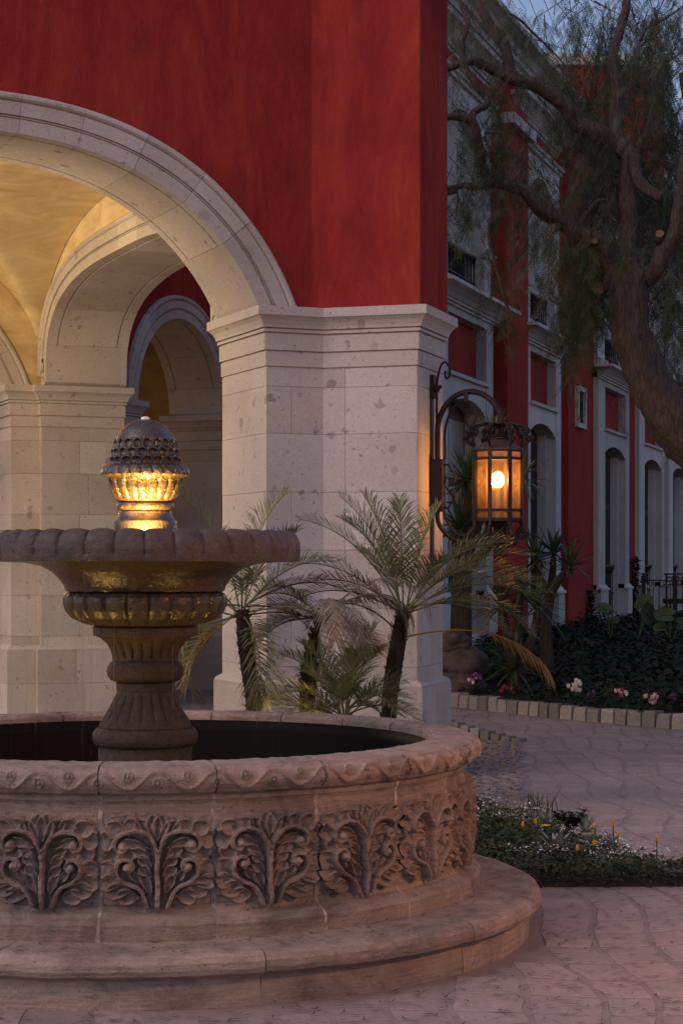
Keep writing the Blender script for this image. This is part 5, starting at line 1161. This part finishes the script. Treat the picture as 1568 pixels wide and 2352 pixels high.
for a, w0 in (([tp_(1240, 400, -.4), tp_(1300, 290, -.4), tp_(1370, 245, -.4), tp_(1450, 255, -.4)], 14), ([tp_(1280, 270, -.4), tp_(1330, 180, -.4), tp_(1410, 130, -.4), tp_(1560, 30, -.4)], 22), ([tp_(1300, 480, -.4), tp_(1400, 430, -.4), tp_(1500, 390, -.4), tp_(1600, 300, -.4)], 16), ([tp_(1250, 860, -.4), tp_(1280, 740, -.4), tp_(1340, 600, -.4), tp_(1400, 480, -.4), tp_(1420, 330, -.4)], 14),
          ([tp_(340, 1270, -.3), tp_(310, 1400, -.35), tp_(285, 1560, -.35), tp_(320, 1700, -.35), tp_(360, 1830, -.35), tp_(390, 1960, -.35), tp_(440, 2080, -.35)], 22), ([tp_(80, 1250, -.2), tp_(85, 1340, -.2), tp_(78, 1450, -.2)], 12), ([tp_(260, 880, -.4), tp_(330, 860, -.4), tp_(420, 870, -.4), tp_(500, 830, -.4)], 16), ([tp_(250, 900, -.4), tp_(330, 1000, -.4), tp_(450, 1020, -.35), tp_(560, 1120, -.3)], 16),
          ([tp_(430, 90, .2), tp_(560, 190, .2), tp_(700, 330, .2), tp_(820, 470, .15)], 16), ([tp_(780, 1620, -.2), tp_(775, 1720, -.2), tp_(800, 1880, -.2)], 12), ([tp_(950, 1650, -.2), tp_(960, 1760, -.2), tp_(930, 1860, -.2)], 11), ([tp_(720, 1480, -.25), tp_(640, 1450, -.3), tp_(560, 1400, -.35)], 12)):
    P, rr = limb(a, [px2r(w0*1.2), px2r(w0), px2r(w0*.5)], 'twig', 6, .02); limbs.append((P, rr))
# sawn stubs with pale end grain
for (x, y, dy, dirv, r, L) in ((735, 1500, -.28, (-.75, -.65, -.15), 24, .06), (968, 1600, -.2, (.1, -1, .0), 20, .11), (1412, 1575, -.25, (-.15, -1, .5), 30, .09), (1075, 1880, -.05, (-.75, -.65, -.35), 36, .15)):
    c = tp_(x, y, dy); d = Vector(dirv).normalized(); rr = px2r(r*2); MB().tube([c-d*.05, c+d*L*.6, c+d*L], [rr*1.25, rr*1.08, rr], 12).build('sawn_stub', BARK, tree, True); MB().tube([c+d*(L-.002), c+d*(L+.004)], rr*.93, 12).build('sawn_face', CUT, tree)
# hanging leaf sprays
def spray_template(seed, nleaf=9, L=.55):
    rs = random.Random(seed); v = []; f = []
    def leafq(p, d, sd, l, w_):
        b = len(v); v.extend([p, p+d*l*.45+sd*w_, p+d*l, p+d*l*.45-sd*w_]); f.append((b, b+1, b+2, b+3))
    pts = []; p = Vector((0, 0, 0)); dr = Vector((rs.uniform(-.5, .5), rs.uniform(-.5, .5), -.6)).normalized()
    for i in range(nleaf+1): pts.append(p.copy()); dr = (dr+Vector((rs.uniform(-.15, .15), rs.uniform(-.15, .15), -.25))).normalized(); p = p+dr*(L/nleaf)
    for i in range(nleaf):
        a, b_ = pts[i], pts[i+1]; s_ = (b_-a).cross(Vector((.3, .7, .1))).normalized()*.0022; q = len(v); v.extend([a-s_, a+s_, b_+s_, b_-s_]); f.append((q, q+1, q+2, q+3))
        az = rs.uniform(0, 6.28); d = Vector((math.cos(az)*.7, math.sin(az)*.7, -.55)).normalized(); p = a.copy(); ll = rs.uniform(.13, .21); npair = 8
        for k in range(npair):
            d = (d+Vector((0, 0, -.09))).normalized(); p2 = p+d*(ll/npair); sd = d.cross(Vector((math.cos(az+1.2), math.sin(az+1.2), .2))).normalized(); l_ = .045*(1-.45*abs(k/npair-.4))
            for sg in (-1, 1): ld = (d*.62+sd*sg*.8+Vector((0, 0, -.12))).normalized(); leafq(p, ld, d.cross(ld).normalized().cross(ld), l_*rs.uniform(.85, 1.15), .0042)
            p = p2
    return np.array([tuple(x) for x in v]), np.array(f)
TPL = [spray_template(k, 8+k % 3, .42+.07*(k % 4)) for k in range(8)]
pos = []
def limb_pos(P, rr): i = random.randrange(len(P)-1); return P[i].lerp(P[i+1], random.random())
for wgt, (P, rr) in zip([18, 12, 12, 12, 6, 18, 12, 10]+[9]*40, limbs):
    for _ in range(wgt): q = limb_pos(P, rr); pos.append((q+Vector((random.gauss(0, .09), random.gauss(0, .3), random.gauss(-.02, .08))), random.uniform(.6, 1.1)))
# crown clumps: centre and spread in the tree's own space, measured from the photograph
clumps = [(1075, 25, 55, 45, 90), (1150, 25, 50, 30, 60), (1225, 60, 40, 50, 26), (1190, 130, 40, 40, 22), (1300, 45, 50, 40, 34), (1400, 60, 60, 70, 100), (1500, 60, 60, 70, 130), (1300, 150, 50, 50, 44), (1390, 190, 60, 60, 120), (1500, 210, 60, 80, 170), (1300, 240, 40, 50, 56), (1360, 300, 50, 60, 110), (1450, 330, 70, 60, 150), (1540, 340, 40, 90, 130),
          (1380, 420, 50, 60, 120), (1480, 450, 60, 60, 160), (1550, 500, 40, 80, 120), (1340, 470, 50, 60, 80), (1420, 560, 60, 60, 80), (1520, 600, 50, 60, 90), (1330, 580, 40, 60, 90), (1370, 660, 40, 60, 90), (1320, 690, 35, 50, 70), (1540, 700, 40, 80, 70), (1200, 330, 50, 40, 60), (1230, 400, 50, 45, 55), (1130, 300, 50, 40, 20), (1080, 330, 40, 40, 22), (1090, 420, 45, 35, 22), (1060, 460, 35, 25, 34),
          (1210, 500, 40, 50, 40), (1235, 560, 40, 50, 44), (1200, 600, 30, 50, 26), (1260, 630, 30, 60, 34), (1110, 560, 28, 50, 18), (1085, 500, 25, 40, 16), (1140, 640, 25, 50, 26), (1160, 700, 30, 30, 16), (1120, 680, 20, 40, 10), (1290, 760, 30, 40, 22), (1330, 760, 25, 40, 22), (1150, 790, 12, 25, 6), (1060, 780, 8, 25, 4), (1330, 860, 14, 40, 5), (1430, 880, 12, 30, 4), (1555, 830, 20, 80, 26), (1510, 700, 25, 40, 22), (1040, 120, 30, 60, 16), (1050, 220, 30, 50, 10), (1150, 200, 30, 40, 6), (1270, 330, 40, 40, 60), (1280, 450, 40, 40, 50)]
for cx_, cy_, rx, ry_, n in clumps:
    dc = random.uniform(.1, 2.2)
    for _ in range(int(n*(.14 if cx_ < 1290 else .46))):
        Y = YT+dc+random.gauss(0, .55); q = dp(random.gauss(cx_, rx*.62), random.gauss(cy_-20, ry_*.62), Y)
        if q.z < 3.2 and random.random() < .5: continue
        pos.append((q, random.uniform(.65, 1.15)))
Vs = []; Fs = []; nb = 0
for q, s in pos:
    tv, tf = TPL[random.randrange(8)]; a = random.uniform(0, 6.283); ca, sa = math.cos(a), math.sin(a); x = tv*s
    Vs.append(np.stack([x[:, 0]*ca-x[:, 1]*sa+q.x, x[:, 0]*sa+x[:, 1]*ca+q.y, x[:, 2]+q.z], 1)); Fs.append(tf+nb); nb += len(tv)
o = obj('foliage', np.concatenate(Vs), np.concatenate(Fs), L_PEP, tree); tag(o, kind='stuff')
m = MB()
for q, s in pos[::2]:
    d = Vector((random.gauss(0, .5), random.gauss(0, .5), .45)).normalized(); m.tube([q, q+d*random.uniform(.15, .45)+Z3*.03], [.003, .006], 4, False)
tag(m.build('fine_twigs', BARK, tree), kind='stuff')
# ------------------------------------------------------------------ flower wedge beside the fountain
random.seed(11)
def bed_rand():
    while True:
        x = random.uniform(.35, 2.3); y = random.uniform(9.7, 12.9)
        if (inpoly(x, y, BEDP) or inpoly(x, y+random.uniform(0, .09), BEDP)) and (Vector((x, y, 0))-FC).length > 1.82: return x, y
def hgt(x, y): return .05+.07*max(0, pnoise(Vector((x*2.3, y*2.3, 2))))+.04
pts = np.array([(x, y, .008+random.random()**.7*hgt(x, y)) for x, y in (bed_rand() for _ in range(9000))])
V, F_ = leaves_mesh(pts, None, .030); o = obj('bed_foliage', V, F_, L_BED); tag(o, 'small leaved green ground cover in the flower wedge', 'ground cover', kind='stuff')
# white alyssum
pp = []
for _ in range(2800):
    x, y = bed_rand()
    if pnoise(Vector((x*2.1+4, y*2.1, 0))) + (.45 if (x > 1.25 and y < 10.7) else 0)+(.35 if y > 11.6 else 0) > .22: pp.append((x, y, .05+hgt(x, y)*random.uniform(.85, 1.1)))
V, F_ = leaves_mesh(np.array(pp), None, .012); o = obj('alyssum', V, F_, P_WHITE); tag(o, 'tiny white alyssum flowers scattered over the flower wedge', 'flowers', kind='stuff')
# silver leaved plants
for px, py, s, lab in ((1345, 1905, 1.0, 'silver leaved plant beside the dark shrub'), (1275, 1950, 1.0, 'silver leaved plant nearest the fountain step'), (1400, 1942, .8, 'small silver leaved plant at the paving edge'), (1255, 1900, .9, 'silver leaved plant between alyssum and dark shrub')):
    f = gp(px, py+22); f.z = .03; t = thing('silver_plant', lab, 'plant', tuple(f), group='silver leaved plants in the flower wedge')
    for k in range(34):
        a = k*2.4; el = ry(.3, 1.3); d = Vector((math.cos(a)*math.cos(el), math.sin(a)*math.cos(el), math.sin(el))); m = MB(); blade(m, f+d*.02, d, ry(.09, .16)*s, .012*s, ry(.3, 1.0), n=4); m.build('leaf', L_SIL, t)
# dark shrub
f = gp(1305, 1925); f.z = .03; t = thing('dark_shrub', 'small dark upright shrub standing among the flowers', 'shrub', tuple(f))
for k in range(12):
    a = k*2.4; d = Vector((math.cos(a)*.75, math.sin(a)*.75, 1)).normalized(); L = ry(.10, .20); m = MB().tube([f-Z3*.03, f+d*L], .004, 5); m.build('stem', YBARK, t)
    m = MB()
    for j in range(16):
        p = f+d*L*(.25+.75*j/16); aa = j*2.4; blade(m, p, Vector((math.cos(aa), math.sin(aa), .6)).normalized(), ry(.045, .075), .014, .5, n=3)
    tag(m.build('leaves', L_SHR, t), kind='stuff')
# yellow gazanias
for k, (px, py, lab) in enumerate(((1200, 1895, 'closed yellow flower nearest the basin wall'), (1229, 1888, 'small closed yellow flower over the alyssum'), (1252, 1895, 'wide open yellow flower over the alyssum'), (1365, 1898, 'closed yellow flower behind the dark shrub'), (1407, 1905, 'tall closed yellow flower against the paving'), (1418, 1920, 'short yellow flower by the paving edge'), (1363, 1942, 'closed yellow flower above the silver leaves'), (1325, 1955, 'closed yellow flower in the dark foliage'), (1507, 1930, 'lone yellow flower at the narrow end of the wedge'))):
    f = gp(px, py+62); f.z = .03; h = .11 if k != 4 else .14; q = f+Z3*h; t = thing('gazania', lab, 'flower', tuple(f), group='yellow flowers in the flower wedge')
    MB().tube([f-Z3*.03, q], .0035, 5).build('stem', L_BED, t); nP = 12 if k == 2 else 8; el = .35 if k == 2 else 1.38
    for j in range(nP): a = j*2*math.pi/nP; m = MB(); blade(m, q, Vector((math.cos(a)*math.cos(el), math.sin(a)*math.cos(el), math.sin(el))), .034, .009, 0, n=3); m.build('petal', P_YEL, t)
# grass blades at the far corner
m = MB()
for k in range(60):
    f = gp(1235+random.gauss(0, 22), 1885+random.gauss(0, 6)); f.z = .03; a = ry(0, 6.28); blade(m, f, Vector((math.cos(a)*.4, math.sin(a)*.4, 1)).normalized(), ry(.1, .2), .003, .5, n=4)
tag(m.build('grass_tuft', L_BED), 'few long grass blades at the back of the flower wedge', 'grass', kind='stuff')
# rough stones edging the wedge against the paving
eg = thing('wedge_edging', 'low irregular stones edging the flower wedge', 'kerb', tuple(BEDP[3]))
for a, b in zip(BEDP[1:6], BEDP[2:7]):
    n = max(1, int((b-a).length/.16))
    for k in range(n):
        c = a.lerp(b, (k+.5)/n); m = MB().ico((c.x, c.y, .012), .075, (1.0, .8, .45)); m.v = [v+Vector((random.gauss(0, .006), random.gauss(0, .006), random.gauss(0, .005))) for v in m.v]; m.build('edging_stone', COB, eg)
# ------------------------------------------------------------------ needle litter over paving and steps
pts = []
for _ in range(17000):
    y = 6.4+random.random()**1.5*14; x = random.uniform(-1.8, 4.2)
    px = CX+FOC*x/y
    if px < -30 or px > 1600: continue
    d = math.hypot(x-FC.x, y-FC.y)
    if d < 1.50: continue
    z = .206 if d < 1.73 else (.002 if d > 1.76 else None)
    if z is None or inpoly(x, y, BEDP) or y > kerbY(x)-.05: continue
    if d > 1.76 and d < 1.95: pass
    elif random.random() < .25: continue
    pts.append((x, y, z))
pts = np.array(pts); n = len(pts); a = RNG.normal(.15, .7, n); L = RNG.uniform(.009, .034, n); wd = RNG.uniform(.0016, .0042, n); bend = RNG.uniform(-.35, .35, n)
d = np.stack([np.cos(a), np.sin(a), np.zeros(n)], 1); s = np.stack([-np.sin(a), np.cos(a), np.zeros(n)], 1); up = np.array([[0, 0, 1.]])
rows = []
for t, ww in ((-1, .3), (0, 1), (1, .3)):
    c = pts+d*(t*L)[:, None]+s*(bend*L*(t*t))[:, None]+up*(.002+.003*abs(t)*RNG.random(n))[:, None]; rows += [c-s*(wd*ww)[:, None], c+s*(wd*ww)[:, None]]
V = np.stack(rows, 1).reshape(-1, 3); b = np.arange(n)[:, None]*6; F_ = np.concatenate([b+np.array([[0, 2, 3, 1]]), b+np.array([[2, 4, 5, 3]])], 0)
tag(obj('leaf_litter', V, F_, LIT), 'dry needle like leaflets littering the paving and fountain step', 'litter', kind='stuff')
